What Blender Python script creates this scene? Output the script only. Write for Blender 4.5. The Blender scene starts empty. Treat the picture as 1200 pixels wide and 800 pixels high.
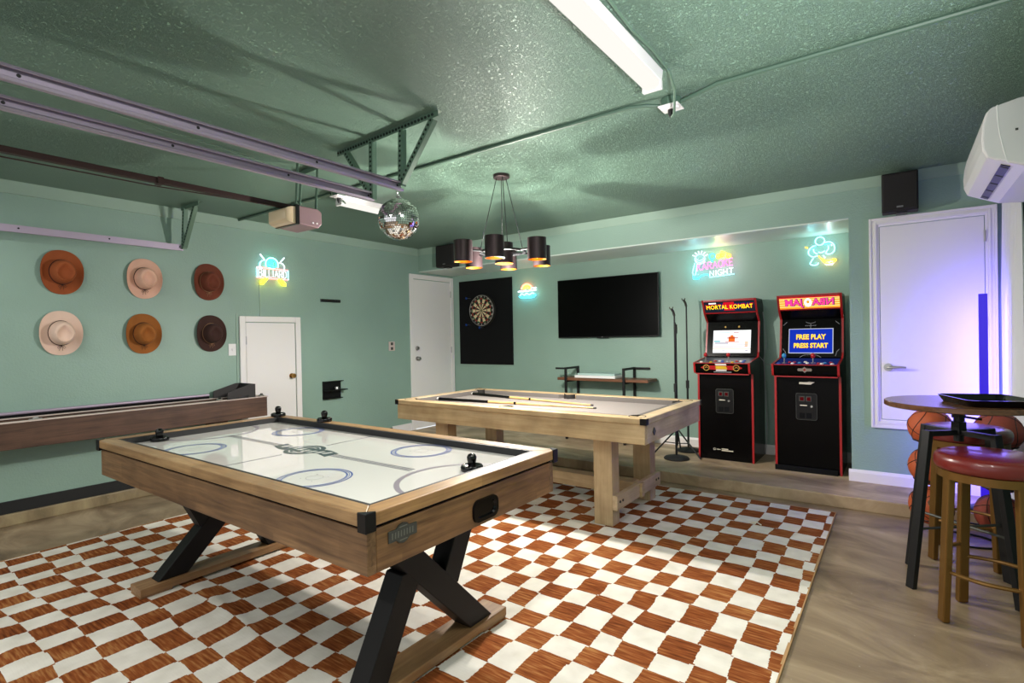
import bpy, bmesh, math, random
from mathutils import Vector, Matrix, noise as mnoise
random.seed(7)
S = bpy.context.scene
COL = S.collection
PI = math.pi

# ------------------------------------------------------------------ camera
cd = bpy.data.cameras.new('camera'); cam = bpy.data.objects.new('camera', cd); COL.objects.link(cam)
cd.sensor_width = 36.0; cd.lens = 623.156 / 1200 * 36; cd.clip_start = 0.02
def camera_matrix(yaw, pitch, roll, h):
    cy, sy = math.cos(yaw), math.sin(yaw)
    f = Vector((sy*math.cos(pitch), cy*math.cos(pitch), math.sin(pitch)))
    r0 = Vector((cy, -sy, 0)); d0 = f.cross(r0)
    c, s = math.cos(roll), math.sin(roll)
    r = r0*c + d0*s; d = -r0*s + d0*c
    m = Matrix((( r.x, -d.x, -f.x, 0), (r.y, -d.y, -f.y, 0), (r.z, -d.z, -f.z, h), (0, 0, 0, 1)))
    return m
cam.matrix_world = camera_matrix(-0.629573, -0.0073949, 0.0185064, 1.31)
S.camera = cam

# ------------------------------------------------------------------ world and light
S.view_settings.view_transform = 'Standard'; S.view_settings.look = 'None'
S.view_settings.gamma = 1.0; S.view_settings.use_curve_mapping = False
S.view_settings.exposure = 0.68
w = bpy.data.worlds.new('world'); S.world = w; w.use_nodes = True
w.node_tree.nodes['Background'].inputs[0].default_value = (0.93, 0.97, 1.0, 1)
w.node_tree.nodes['Background'].inputs[1].default_value = .7
def area(name, loc, rot, sx, sy, power, color=(1, 1, 1)):
    l = bpy.data.lights.new(name, 'AREA'); l.shape = 'RECTANGLE'; l.size = sx; l.size_y = sy
    l.energy = power; l.color = color
    o = bpy.data.objects.new(name, l); o.location = loc; o.rotation_euler = rot; COL.objects.link(o); return o
# unseen ceiling lamps added to fill the room; overhead belongs to the tube in view
area('tube_light_overhead', (-0.92, .75, 2.435), (0, 0, 0), 0.08, 1.5, 19, (1, .97, .92))
area('room_fill_front', (-2.4, -0.9, 2.44), (0, 0, 0), 2.2, 0.1, 22, (1, .97, .92))
area('room_fill_left', (-4.3, 0.2, 2.44), (0, 0, 0), 0.1, 1.2, 9, (1, .97, .92))
fl = bpy.data.lights.new('ceiling_fill_spot', 'SPOT'); fl.energy = 270; fl.spot_size = math.radians(66); fl.spot_blend = 1; fl.shadow_soft_size = .12; fl.color = (1, .98, .96)
fo = bpy.data.objects.new('ceiling_fill_spot', fl); fo.location = (.35, .55, 1.35); COL.objects.link(fo)      # added spotlight outside the frame, brightens the right of the ceiling
fo.rotation_euler = (Vector((-.40, 2.0, 2.535))-fo.location).to_track_quat('-Z', 'Y').to_euler()
area('room_fill_right', (.22, 1.15, 2.44), (0, 0, 0), 0.1, 1.5, 13, (1, .97, .92))  # another added ceiling lamp outside the frame

# ------------------------------------------------------------------ helpers
def lin(c):
    if isinstance(c, str):
        c = [int(c[i:i+2], 16)/255 for i in (0, 2, 4)]
    return tuple((v/12.92 if v <= .04045 else ((v+.055)/1.055)**2.4) for v in c[:3]) + (1,)
MATS = {}
def nodes_of(name):
    m = bpy.data.materials.new(name); m.use_nodes = True; MATS[name] = m
    nt = m.node_tree; return m, nt, nt.nodes['Principled BSDF']
def mat(name, col, rough=.5, metal=0, emit=None, es=0, spec=.5, coat=0, alpha=1, bump=0, bscale=200, var=0, vscale=8):
    m, nt, b = nodes_of(name)
    b.inputs['Base Color'].default_value = lin(col); b.inputs['Roughness'].default_value = rough
    b.inputs['Metallic'].default_value = metal; b.inputs['Specular IOR Level'].default_value = spec
    b.inputs['Coat Weight'].default_value = coat; b.inputs['Alpha'].default_value = alpha
    if emit is not None:
        b.inputs['Emission Color'].default_value = lin(emit); b.inputs['Emission Strength'].default_value = es
    if bump or var:
        tc = nt.nodes.new('ShaderNodeTexCoord')
    if bump:
        n = nt.nodes.new('ShaderNodeTexNoise'); n.inputs['Scale'].default_value = bscale; n.inputs['Detail'].default_value = 3
        bp = nt.nodes.new('ShaderNodeBump'); bp.inputs['Strength'].default_value = bump; bp.inputs['Distance'].default_value = .01
        nt.links.new(tc.outputs['Object'], n.inputs['Vector']); nt.links.new(n.outputs['Fac'], bp.inputs['Height'])
        nt.links.new(bp.outputs['Normal'], b.inputs['Normal'])
    if var:
        n2 = nt.nodes.new('ShaderNodeTexNoise'); n2.inputs['Scale'].default_value = vscale; n2.inputs['Detail'].default_value = 5
        nt.links.new(tc.outputs['Object'], n2.inputs['Vector'])
        r = nt.nodes.new('ShaderNodeValToRGB'); c = lin(col)
        r.color_ramp.elements[0].position = .3; r.color_ramp.elements[1].position = .7
        r.color_ramp.elements[0].color = tuple(v*(1-var) for v in c[:3]) + (1,)
        r.color_ramp.elements[1].color = tuple(min(1, v*(1+var)) for v in c[:3]) + (1,)
        nt.links.new(n2.outputs['Fac'], r.inputs['Fac']); nt.links.new(r.outputs['Color'], b.inputs['Base Color'])
    return m
def emis(name, col, s):
    m, nt, b = nodes_of(name); nt.nodes.remove(b)
    e = nt.nodes.new('ShaderNodeEmission'); e.inputs[0].default_value = lin(col); e.inputs[1].default_value = s
    nt.links.new(e.outputs[0], nt.nodes['Material Output'].inputs[0]); return m
def wood(name, c0, c1, axis='x', scale=1.0, rough=.5, stave=None, coat=0, c2=None):
    """grain stretched along one axis; stave=(length, width, across axis) tints the laminate's staves"""
    m, nt, b = nodes_of(name); L = nt.links.new; N = nt.nodes.new
    tc = N('ShaderNodeTexCoord'); mp = N('ShaderNodeMapping')
    st = {'x': (1.2, 22, 22), 'y': (22, 1.2, 22), 'z': (22, 22, 1.2)}[axis]
    mp.inputs['Scale'].default_value = tuple(v*scale for v in st)
    L(tc.outputs['Object'], mp.inputs['Vector'])
    n = N('ShaderNodeTexNoise'); n.inputs['Scale'].default_value = 2.2; n.inputs['Detail'].default_value = 7; n.inputs['Roughness'].default_value = .62; n.inputs['Distortion'].default_value = .6
    L(mp.outputs['Vector'], n.inputs['Vector'])
    r = N('ShaderNodeValToRGB'); r.color_ramp.elements[0].position = .28; r.color_ramp.elements[1].position = .72
    r.color_ramp.elements[0].color = lin(c0); r.color_ramp.elements[1].color = lin(c1)
    L(n.outputs['Fac'], r.inputs['Fac']); out = r.outputs['Color']
    # broad blotches
    n2 = N('ShaderNodeTexNoise'); n2.inputs['Scale'].default_value = 5; n2.inputs['Detail'].default_value = 4
    L(tc.outputs['Object'], n2.inputs['Vector'])
    mx = N('ShaderNodeMixRGB'); mx.blend_type = 'MULTIPLY'; mx.inputs['Fac'].default_value = .55
    r2 = N('ShaderNodeValToRGB'); r2.color_ramp.elements[0].position = .3; r2.color_ramp.elements[1].position = .7
    r2.color_ramp.elements[0].color = (.42, .36, .31, 1); r2.color_ramp.elements[1].color = (1.05, 1.03, 1, 1)
    L(n2.outputs['Fac'], r2.inputs['Fac']); L(out, mx.inputs['Color1']); L(r2.outputs['Color'], mx.inputs['Color2']); out = mx.outputs['Color']
    if stave:
        br = N('ShaderNodeTexBrick'); br.inputs['Scale'].default_value = 1; br.offset = .37
        br.inputs['Brick Width'].default_value = stave[0]; br.inputs['Row Height'].default_value = stave[1]; br.inputs['Mortar Size'].default_value = 0.0
        br.inputs['Color1'].default_value = (.62, .55, .5, 1); br.inputs['Color2'].default_value = (1.12, 1.1, 1.06, 1)
        sp = N('ShaderNodeSeparateXYZ'); cb = N('ShaderNodeCombineXYZ'); L(tc.outputs['Object'], sp.inputs[0])
        L(sp.outputs[axis.upper()], cb.inputs[0]); L(sp.outputs[stave[2].upper()], cb.inputs[1])
        L(cb.outputs[0], br.inputs['Vector'])
        m2 = N('ShaderNodeMixRGB'); m2.blend_type = 'MULTIPLY'; m2.inputs['Fac'].default_value = .8
        L(out, m2.inputs['Color1']); L(br.outputs['Color'], m2.inputs['Color2']); out = m2.outputs['Color']
    L(out, b.inputs['Base Color']); b.inputs['Roughness'].default_value = rough; b.inputs['Coat Weight'].default_value = coat
    bp = N('ShaderNodeBump'); bp.inputs['Strength'].default_value = .12; bp.inputs['Distance'].default_value = .004
    L(n.outputs['Fac'], bp.inputs['Height']); L(bp.outputs['Normal'], b.inputs['Normal'])
    return m

class MB:
    def __init__(s): s.bm = bmesh.new(); s.mi = 0; s.mats = []
    def use(s, m):
        if m not in s.mats: s.mats.append(m)
        s.mi = s.mats.index(m); return s
    def face(s, vs):
        try:
            f = s.bm.faces.new(vs); f.material_index = s.mi; return f
        except ValueError: return None
    def box(s, x0, x1, y0, y1, z0, z1):
        if x0 > x1: x0, x1 = x1, x0
        if y0 > y1: y0, y1 = y1, y0
        if z0 > z1: z0, z1 = z1, z0
        v = [s.bm.verts.new(p) for p in ((x0,y0,z0),(x1,y0,z0),(x1,y1,z0),(x0,y1,z0),(x0,y0,z1),(x1,y0,z1),(x1,y1,z1),(x0,y1,z1))]
        for q in ((3,2,1,0),(4,5,6,7),(0,1,5,4),(1,2,6,5),(2,3,7,6),(3,0,4,7)): s.face([v[i] for i in q])
        return s
    def bar(s, a, b, w, h, up=(0,0,1)):
        """square bar from a to b; w across, h along the up direction"""
        a, b = Vector(a), Vector(b); d = (b-a).normalized(); u = Vector(up)
        r = d.cross(u)
        if r.length < 1e-4: r = d.cross(Vector((1,0,0)))
        r.normalize(); u = r.cross(d).normalized()
        v = []
        for p in (a, b):
            for i, j in ((-1,-1),(1,-1),(1,1),(-1,1)): v.append(s.bm.verts.new(p + r*(i*w/2) + u*(j*h/2)))
        for q in ((3,2,1,0),(4,5,6,7),(0,1,5,4),(1,2,6,5),(2,3,7,6),(3,0,4,7)): s.face([v[i] for i in q])
        return s
    def prism(s, pts, a, b, axis='x', rim=None, hole=None):
        """polygon in the plane across axis (x: (y,z), y: (x,z), z: (x,y)) swept from a to b"""
        def P(p, t): return {'x': (t, p[0], p[1]), 'y': (p[0], t, p[1]), 'z': (p[0], p[1], t)}[axis]
        A = [s.bm.verts.new(P(p, a)) for p in pts]; B = [s.bm.verts.new(P(p, b)) for p in pts]
        s.face(A[::-1]); s.face(B); k = s.mi
        if rim is not None: s.use(rim)
        n = len(pts)
        for i in range(n): s.face([A[i], A[(i+1) % n], B[(i+1) % n], B[i]])
        s.mi = k; return s
    def tube(s, pts, r, n=8, closed=False, caps=True):
        pts = [Vector(p) for p in pts]; m = len(pts)
        if closed and (pts[0]-pts[-1]).length < 1e-6: pts.pop(); m -= 1
        rings = []; up = None
        for i in range(m):
            if closed: t = (pts[(i+1) % m]-pts[i-1])
            else: t = pts[min(i+1, m-1)]-pts[max(i-1, 0)]
            if t.length < 1e-9: t = Vector((0,0,1))
            t.normalize()
            if up is None:
                up = Vector((0,0,1)) if abs(t.z) < .9 else Vector((1,0,0))
            x = t.cross(up)
            if x.length < 1e-5: x = t.cross(Vector((.3,.9,.2)))
            x.normalize(); up = x.cross(t).normalized()
            rr = r[i] if isinstance(r, (list, tuple)) else r
            rings.append([s.bm.verts.new(pts[i] + x*(rr*math.cos(2*PI*k/n)) + up*(rr*math.sin(2*PI*k/n))) for k in range(n)])
        for i in range(m if closed else m-1):
            A, B = rings[i], rings[(i+1) % m]
            off = 0
            if closed and i == m-1:
                off = min(range(n), key=lambda o: (A[0].co-B[o].co).length)
            for k in range(n): s.face([A[k], A[(k+1) % n], B[(k+1+off) % n], B[(k+off) % n]])
        if caps and not closed: s.face(rings[0][::-1]); s.face(rings[-1])
        return s
    def cyl(s, a, b, r, r2=None, n=24): return s.tube([a, b], [r, r if r2 is None else r2], n)
    def lathe(s, prof, c=(0,0,0), ax='z', n=32, close=False):
        """prof: (radius, height) pairs around an axis through c"""
        c = Vector(c); rings = []
        def P(rad, h, t):
            u, v = rad*math.cos(t), rad*math.sin(t)
            return c + {'z': Vector((u, v, h)), 'y': Vector((u, h, -v)) , 'x': Vector((h, u, v))}[ax]
        for rad, h in prof:
            if rad < 1e-6: rings.append([s.bm.verts.new(P(0, h, 0))])
            else: rings.append([s.bm.verts.new(P(rad, h, 2*PI*k/n)) for k in range(n)])
        for i in range(len(rings)-(0 if close else 1)):
            A, B = rings[i], rings[(i+1) % len(rings)]
            for k in range(n):
                a0, a1 = A[k % len(A)], A[(k+1) % len(A)]; b0, b1 = B[k % len(B)], B[(k+1) % len(B)]
                vs = []
                for q in (a0, a1, b1, b0):
                    if q not in vs: vs.append(q)
                if len(vs) > 2: s.face(vs)
        return s
    def ball(s, c, r, n=16, m=10, sc=(1,1,1)):
        c = Vector(c); rows = []
        for i in range(m+1):
            t = PI*i/m
            if i in (0, m): rows.append([s.bm.verts.new(c + Vector((0,0,r*math.cos(t)*sc[2])))])
            else: rows.append([s.bm.verts.new(c + Vector((r*math.sin(t)*math.cos(2*PI*k/n)*sc[0], r*math.sin(t)*math.sin(2*PI*k/n)*sc[1], r*math.cos(t)*sc[2]))) for k in range(n)])
        for i in range(m):
            A, B = rows[i], rows[i+1]
            for k in range(n):
                vs = []
                for q in (A[k % len(A)], B[k % len(B)], B[(k+1) % len(B)], A[(k+1) % len(A)]):
                    if q not in vs: vs.append(q)
                s.face(vs)
        return s
    def poly(s, pts): return s.face([s.bm.verts.new(p) for p in pts]) and s
    def build(s, name, m=None, parent=None, bevel=0, smooth=False, seg=2, angle=40, **kw):
        bm = s.bm
        bmesh.ops.recalc_face_normals(bm, faces=bm.faces)
        if bevel:
            es = [e for e in bm.edges if len(e.link_faces) == 2 and e.calc_face_angle(0) > math.radians(35)]
            if es: bmesh.ops.bevel(bm, geom=es, offset=bevel, segments=seg, profile=.5, affect='EDGES', clamp_overlap=True)
        me = bpy.data.meshes.new(name)
        o = bpy.data.objects.new(name, me); COL.objects.link(o)
        if parent is not None:
            o.parent = parent
            base = parent
            while base.parent is not None: base = base.parent
            off = Vector(base.location)
        else:
            # a single-mesh object stands at the middle of its foot
            xs = [v.co for v in bm.verts]
            off = Vector(((min(p.x for p in xs)+max(p.x for p in xs))/2, (min(p.y for p in xs)+max(p.y for p in xs))/2, min(p.z for p in xs))) if kw.get('own', True) else Vector((0,0,0))
            o.location = off
        bmesh.ops.translate(bm, verts=bm.verts, vec=-off)
        bm.to_mesh(me); bm.free()
        for mm in (s.mats if s.mats else [m]):
            if mm: me.materials.append(MATS[mm] if isinstance(mm, str) else mm)
        if smooth:
            for p in me.polygons: p.use_smooth = True
            try: me.set_sharp_from_angle(angle=math.radians(angle))
            except Exception: pass
        return o
def tag(o, label=None, cat=None, group=None, kind=None):
    if label: o['label'] = label
    if cat: o['category'] = cat
    if group: o['group'] = group
    if kind: o['kind'] = kind
    return o
def thing(name, label, cat, loc, group=None):
    o = bpy.data.objects.new(name, None); o.empty_display_size = .1; COL.objects.link(o); o.location = loc
    return tag(o, label, cat, group)
def struct(o, label=None): return tag(o, label, None, None, 'structure')
def copy_tree(o, parent=None):
    c = o.copy(); COL.objects.link(c)
    if parent is not None: c.parent = parent
    for ch in list(o.children): copy_tree(ch, c)
    return c
def text(name, s, m, size, mw, parent, ext=.0008, align='CENTER', fix=1.0, bold=0.0):
    """flat lettering as a mesh; mw is its world matrix"""
    cu = bpy.data.curves.new(name, 'FONT'); cu.body = s; cu.size = size; cu.align_x = align; cu.align_y = 'CENTER'; cu.extrude = ext; cu.offset = bold
    cu.resolution_u = 2
    t = bpy.data.objects.new(name, cu); COL.objects.link(t)
    dg = bpy.context.evaluated_depsgraph_get(); me = bpy.data.meshes.new_from_object(t.evaluated_get(dg))
    bpy.data.objects.remove(t); bpy.data.curves.remove(cu)
    base = parent
    while base.parent is not None: base = base.parent
    me.transform(Matrix.Translation(-Vector(base.location)) @ mw @ Matrix.Diagonal((fix, 1, 1, 1)))
    me.materials.clear(); me.materials.append(MATS[m])
    o = bpy.data.objects.new(name, me); COL.objects.link(o); o.parent = parent; return o
def face_m(loc, facing, tilt=None):
    """text matrix: facing -y, +x or up; tilt = angle of the text's up vector"""
    if facing == '-y': return Matrix.Translation(loc) @ Matrix.Rotation(PI/2 if tilt is None else tilt, 4, 'X')
    if facing == '+x': return Matrix.Translation(loc) @ Matrix.Rotation(PI/2, 4, 'Z') @ Matrix.Rotation(PI/2, 4, 'X')
    return Matrix.Translation(loc) @ Matrix.Rotation(0 if tilt is None else tilt, 4, 'Z')
def arc(c, r, a0, a1, n=16, ry=None):
    ry = r if ry is None else ry
    return [(c[0]+r*math.cos(math.radians(a0+(a1-a0)*i/n)), c[1]+ry*math.sin(math.radians(a0+(a1-a0)*i/n))) for i in range(n+1)]

# ------------------------------------------------------------------ materials
def paint(name, col, bs, bscale, dist, rough=.45, var=.05, crisp=False):
    m, nt, b = nodes_of(name); L = nt.links.new; N = nt.nodes.new
    tc = N('ShaderNodeTexCoord'); n = N('ShaderNodeTexNoise'); n.inputs['Scale'].default_value = bscale; n.inputs['Detail'].default_value = 7 if crisp else 4; n.inputs['Roughness'].default_value = .72 if crisp else .6
    L(tc.outputs['Object'], n.inputs['Vector'])
    bp = N('ShaderNodeBump'); bp.inputs['Strength'].default_value = bs; bp.inputs['Distance'].default_value = dist
    hsrc = n.outputs['Fac']
    if crisp:      # blobs of sprayed texture with flat gaps between
        rc = N('ShaderNodeValToRGB'); rc.color_ramp.elements[0].position = .42; rc.color_ramp.elements[1].position = .60
        L(hsrc, rc.inputs['Fac']); hsrc = rc.outputs['Color']
    L(hsrc, bp.inputs['Height']); L(bp.outputs['Normal'], b.inputs['Normal'])
    n2 = N('ShaderNodeTexNoise'); n2.inputs['Scale'].default_value = 1.3; n2.inputs['Detail'].default_value = 3; L(tc.outputs['Object'], n2.inputs['Vector'])
    r = N('ShaderNodeValToRGB'); c = lin(col)
    r.color_ramp.elements[0].color = tuple(v*(1-var) for v in c[:3])+(1,); r.color_ramp.elements[1].color = tuple(v*(1+var) for v in c[:3])+(1,)
    r.color_ramp.elements[0].position = .35; r.color_ramp.elements[1].position = .65
    L(n2.outputs['Fac'], r.inputs['Fac']); L(r.outputs['Color'], b.inputs['Base Color']); b.inputs['Roughness'].default_value = rough
    return m
paint('wall_green', '89A599', .25, 70, .01)
paint('ceiling_green', '8CB09B', 1.0, 85, .06, rough=.42, var=.04, crisp=True)
paint('trim_green', '94AD9F', .1, 60, .01)
mat('white_paint', 'E9E6E6', .4)
mat('white_plastic', 'E6E4E6', .35)
mat('black_baseboard', '15171A', .5)
# stained concrete
def concrete(name, c0, c1, c2):
    m, nt, b = nodes_of(name); L = nt.links.new; N = nt.nodes.new
    tc = N('ShaderNodeTexCoord'); mp = N('ShaderNodeMapping'); mp.inputs['Scale'].default_value = (1, 1.9, 1); mp.inputs['Rotation'].default_value = (0, 0, .35)
    L(tc.outputs['Object'], mp.inputs['Vector'])
    n = N('ShaderNodeTexNoise'); n.inputs['Scale'].default_value = 1.6; n.inputs['Detail'].default_value = 9; n.inputs['Roughness'].default_value = .62; n.inputs['Distortion'].default_value = 1.2
    L(mp.outputs['Vector'], n.inputs['Vector'])
    r = N('ShaderNodeValToRGB'); e = r.color_ramp.elements; e[0].position = .3; e[0].color = lin(c0); e[1].position = .72; e[1].color = lin(c2)
    x = e.new(.5); x.color = lin(c1)
    L(n.outputs['Fac'], r.inputs['Fac'])
    v = N('ShaderNodeTexNoise'); v.inputs['Scale'].default_value = 60; v.inputs['Detail'].default_value = 2; L(tc.outputs['Object'], v.inputs['Vector'])
    r2 = N('ShaderNodeValToRGB'); r2.color_ramp.elements[0].position = .72; r2.color_ramp.elements[1].position = .78
    r2.color_ramp.elements[0].color = (0, 0, 0, 1); r2.color_ramp.elements[1].color = (.35, .35, .35, 1); L(v.outputs['Fac'], r2.inputs['Fac'])
    mx = N('ShaderNodeMixRGB'); L(r2.outputs['Color'], mx.inputs['Fac']); L(r.outputs['Color'], mx.inputs['Color1']); mx.inputs['Color2'].default_value = lin('C9C2B4')
    L(mx.outputs['Color'], b.inputs['Base Color']); b.inputs['Roughness'].default_value = .48
    bp = N('ShaderNodeBump'); bp.inputs['Strength'].default_value = .12; bp.inputs['Distance'].default_value = .01; L(n.outputs['Fac'], bp.inputs['Height']); L(bp.outputs['Normal'], b.inputs['Normal'])
concrete('concrete', '6A5844', '8F7B62', 'B5A184')
concrete('concrete_step_lit', '84705A', 'AB9478', 'CDB798')  # lighter copy of the floor concrete, brighter light on the step in its colour
concrete('concrete_edge', '6E6048', '8F7E60', 'AC9C78')
# rug: hand cut checks
def rug_mat():
    m, nt, b = nodes_of('rug_checks'); L = nt.links.new; N = nt.nodes.new
    def math_(op, a, bb=None):
        n = N('ShaderNodeMath'); n.operation = op
        for i, v in enumerate((a, bb)):
            if v is None: continue
            if isinstance(v, (int, float)): n.inputs[i].default_value = v
            else: L(v, n.inputs[i])
        return n.outputs[0]
    def noise_(vec, scale, det=2, off=None):
        n = N('ShaderNodeTexNoise'); n.inputs['Scale'].default_value = scale; n.inputs['Detail'].default_value = det
        if off is not None:
            mp = N('ShaderNodeMapping'); mp.inputs['Location'].default_value = off; L(vec, mp.inputs['Vector']); vec = mp.outputs['Vector']
        L(vec, n.inputs['Vector']); return n.outputs['Fac']
    g = N('ShaderNodeNewGeometry'); P = g.outputs['Position']
    sp = N('ShaderNodeSeparateXYZ'); L(P, sp.inputs[0]); X, Y = sp.outputs[0], sp.outputs[1]
    u = math_('DIVIDE', math_('ADD', X, .420), .1325); v = math_('DIVIDE', math_('SUBTRACT', Y, 4.305), .1475)
    # slow wander, then each row and column of checks cut a little off its neighbours
    def wn(val, seed):
        n = N('ShaderNodeTexWhiteNoise'); n.noise_dimensions = '1D'
        L(math_('ADD', math_('FLOOR', val), seed), n.inputs['W']); return math_('SUBTRACT', n.outputs['Value'], .5)
    u = math_('ADD', u, math_('MULTIPLY', math_('SUBTRACT', noise_(P, 1.1, 1), .5), .9))
    v = math_('ADD', v, math_('MULTIPLY', math_('SUBTRACT', noise_(P, 1.2, 1, (5, 2, 0)), .5), .7))
    u0, v0 = u, v
    u = math_('ADD', u, math_('MULTIPLY', wn(v0, 11.3), .20))
    v = math_('ADD', v, math_('MULTIPLY', wn(u0, 47.7), .13))
    mu = N('ShaderNodeCombineXYZ'); L(math_('MULTIPLY', X, 1.9), mu.inputs[0]); u = math_('ADD', u, math_('MULTIPLY', math_('SUBTRACT', noise_(mu.outputs[0], 2.6, 1), .5), .8))
    mv = N('ShaderNodeCombineXYZ'); L(math_('MULTIPLY', Y, 1.9), mv.inputs[1]); v = math_('ADD', v, math_('MULTIPLY', math_('SUBTRACT', noise_(mv.outputs[0], 2.4, 1), .5), .7))
    mj = N('ShaderNodeMapping'); mj.inputs['Scale'].default_value = (8, 70, 1); L(P, mj.inputs['Vector'])
    u = math_('ADD', u, math_('MULTIPLY', math_('SUBTRACT', noise_(mj.outputs['Vector'], 1.0, 2), .5), .09))
    v = math_('ADD', v, math_('MULTIPLY', math_('SUBTRACT', noise_(P, 26, 2, (9, 3, 0)), .5), .05))
    k = math_('MODULO', math_('ADD', math_('ADD', math_('FLOOR', u), math_('FLOOR', v)), 400), 2)
    # pile colour of the rust squares: streaks across the rug
    mp = N('ShaderNodeMapping'); mp.inputs['Scale'].default_value = (9, 95, 1); L(P, mp.inputs['Vector'])
    st = noise_(mp.outputs['Vector'], 1.0, 5)
    big = noise_(P, 2.2, 2, (3, 3, 0))
    f = math_('ADD', math_('MULTIPLY', st, .75), math_('MULTIPLY', big, .35))
    r = N('ShaderNodeValToRGB'); e = r.color_ramp.elements; e[0].position = .36; e[0].color = lin('5C2B10'); e[1].position = .78; e[1].color = lin('B8834E'); x = e.new(.56); x.color = lin('8C4C24'); L(f, r.inputs['Fac'])
    r2 = N('ShaderNodeValToRGB'); e = r2.color_ramp.elements; e[0].position = .3; e[0].color = lin('D6D0C4'); e[1].position = .7; e[1].color = lin('EAE5DB'); L(noise_(P, 9, 4), r2.inputs['Fac'])
    mx = N('ShaderNodeMixRGB'); L(k, mx.inputs['Fac']); L(r2.outputs['Color'], mx.inputs['Color2']); L(r.outputs['Color'], mx.inputs['Color1'])
    L(mx.outputs['Color'], b.inputs['Base Color']); b.inputs['Roughness'].default_value = .95; b.inputs['Specular IOR Level'].default_value = .15
    bp = N('ShaderNodeBump'); bp.inputs['Strength'].default_value = .25; bp.inputs['Distance'].default_value = .004
    L(math_('ADD', st, math_('MULTIPLY', k, .8)), bp.inputs['Height']); L(bp.outputs['Normal'], b.inputs['Normal'])
rug_mat()
mat('rug_binding', 'B08A5E', .9)
wood('oak_side', '5F4630', '9C7A56', 'x', 1, .45, (.62, .075, 'z'))
wood('oak_end', '6A4A30', 'A67F56', 'y', 1, .45, (.4, .075, 'z'))
wood('oak_rail_x', '8A6B48', 'B8976C', 'x', 1.2, .4, (.5, .2, 'y'), coat=.1)
wood('oak_rail_y', '8E6A44', 'BB9463', 'y', 1.2, .4, (.5, .2, 'x'), coat=.1)
wood('foot_oak', '86603F', 'B08A5E', 'y', 1, .5)
wood('pale_x', 'B69A70', 'D4BC94', 'x', .8, .5)
wood('pale_y', 'BFA684', 'D8C4A2', 'y', .8, .5)
wood('pale_z', 'B69C74', 'D3BC96', 'z', .8, .5)
wood('walnut', '3C281D', '664838', 'y', 1, .5)
wood('shelf_wood', '5C3A28', '8A5B3E', 'x', 1, .5)
wood('table_wood', '4E3424', '7A5238', 'x', 1, .22)
wood('cue_wood', 'C79C5C', 'E0BE82', 'x', 1, .3)
mat('board_wood', 'B9A083', .25)
mat('black_metal', '17181A', .45, .3)
mat('leg_black', '121010', .5, spec=.25)
mat('black_plastic', '0C0C0E', .35, spec=.3)
mat('black_gloss', '060607', .12, spec=.35)
mat('black_matte', '0D0E10', .9, spec=.2)
mat('black_rubber', '1A1A1C', .6)
mat('steel', 'B9B7B6', .3, .9)
mat('galv_lilac_lit', 'AA9DB2', .42, .4); mat('hood_black', '232022', .6); mat('conduit_shaded', '476153', .5)  # track tint carries reflected blue light; conduit darkened for shade on its underside
mat('galv_green', '617D6C', .5, .2)
mat('dark_hole', '16241D', .9)
mat('brass', 'A88247', .3, .9)
mat('antique_gold', '755426', .36, .55)
mat('playfield', 'ECE9E4', .06, coat=.8)
mat('print_blue', '42589A', .3); mat('print_grey', '5E5C68', .3); mat('print_dark', '3C4A4E', .35); mat('print_lilac', '8E8690', .3)
mat('pewter', '4A4B47', .5, .4); mat('pewter_light', '6E6F68', .5, .4)
mat('felt', '8F8884', .95, spec=.1, bump=.1, bscale=600)
mat('cushion', '6A6562', .9, spec=.1)
mat('pocket', '15110F', .8)
mat('red_leather', '6A1714', .32, coat=.3, bump=.05, bscale=300)
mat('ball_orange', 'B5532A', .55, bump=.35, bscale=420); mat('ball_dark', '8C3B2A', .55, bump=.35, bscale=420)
mat('ball_seam', '1D1512', .6); mat('ball_print', 'D8C8A8', .6)
mat('hat_rust', '93491F', .85, var=.12); mat('hat_blush', 'DDAF9A', .9, var=.06); mat('hat_brown', '6E3420', .85, var=.12)
mat('hat_cream', 'DFC1B0', .9, var=.06); mat('hat_tan', '96581F', .85, var=.12); mat('hat_dark', '3B201A', .85, var=.12)
mat('hat_cord', '2A1712', .8); mat('hat_cord_tan', '9A7355', .8)
mat('arcade_red', 'A3181D', .35); mat('arcade_black', '070606', .25, spec=.1)
mat('btn_red', 'B01C20', .3); mat('btn_blue', '2450A8', .3); mat('btn_white', 'E6E2DC', .3); mat('btn_yellow', 'D9B22C', .3); mat('btn_cyan', '2F86B8', .3)
mat('deck_grey', '55585F', .4)
mat('grey_line', '8F8F96', .5); mat('cream_print', 'E4DCC8', .5); mat('gold_print', 'C79B3A', .4)
mat('bezel_blue', '2A2A33', .4)
emis('screen_white', 'F4F4F6', 0.90); emis('screen_blue', '1531B0', 0.72); emis('screen_border', 'C8CCDC', 0.65)
emis('screen_yellow', 'FFD23C', 0.94); emis('screen_orange', 'E8702A', 0.72); emis('screen_pink', 'E7A2A0', 0.72); emis('screen_teal', '8FD0D4', 0.72); emis('screen_grey', 'C9C6D0', 0.72)
emis('screen_redshade', 'B02A2A', 0.65); emis('screen_sand', 'F0D2B4', 0.72)
emis('marq_orange', 'FF9A2E', 0.83); emis('marq_yellow', 'FFE08A', 0.86); emis('marq_pink', 'FF3A90', 0.94); emis('marq_red', 'D8162A', 0.65); emis('marq_navy', '1C2A66', 0.50); emis('marq_white', 'FFFFFF', 0.94)
emis('marq_dark', '26303C', 0.43); emis('marq_gold', 'FFDD20', 1.22); emis('coin_red', '5E1216', 0.43)
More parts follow.
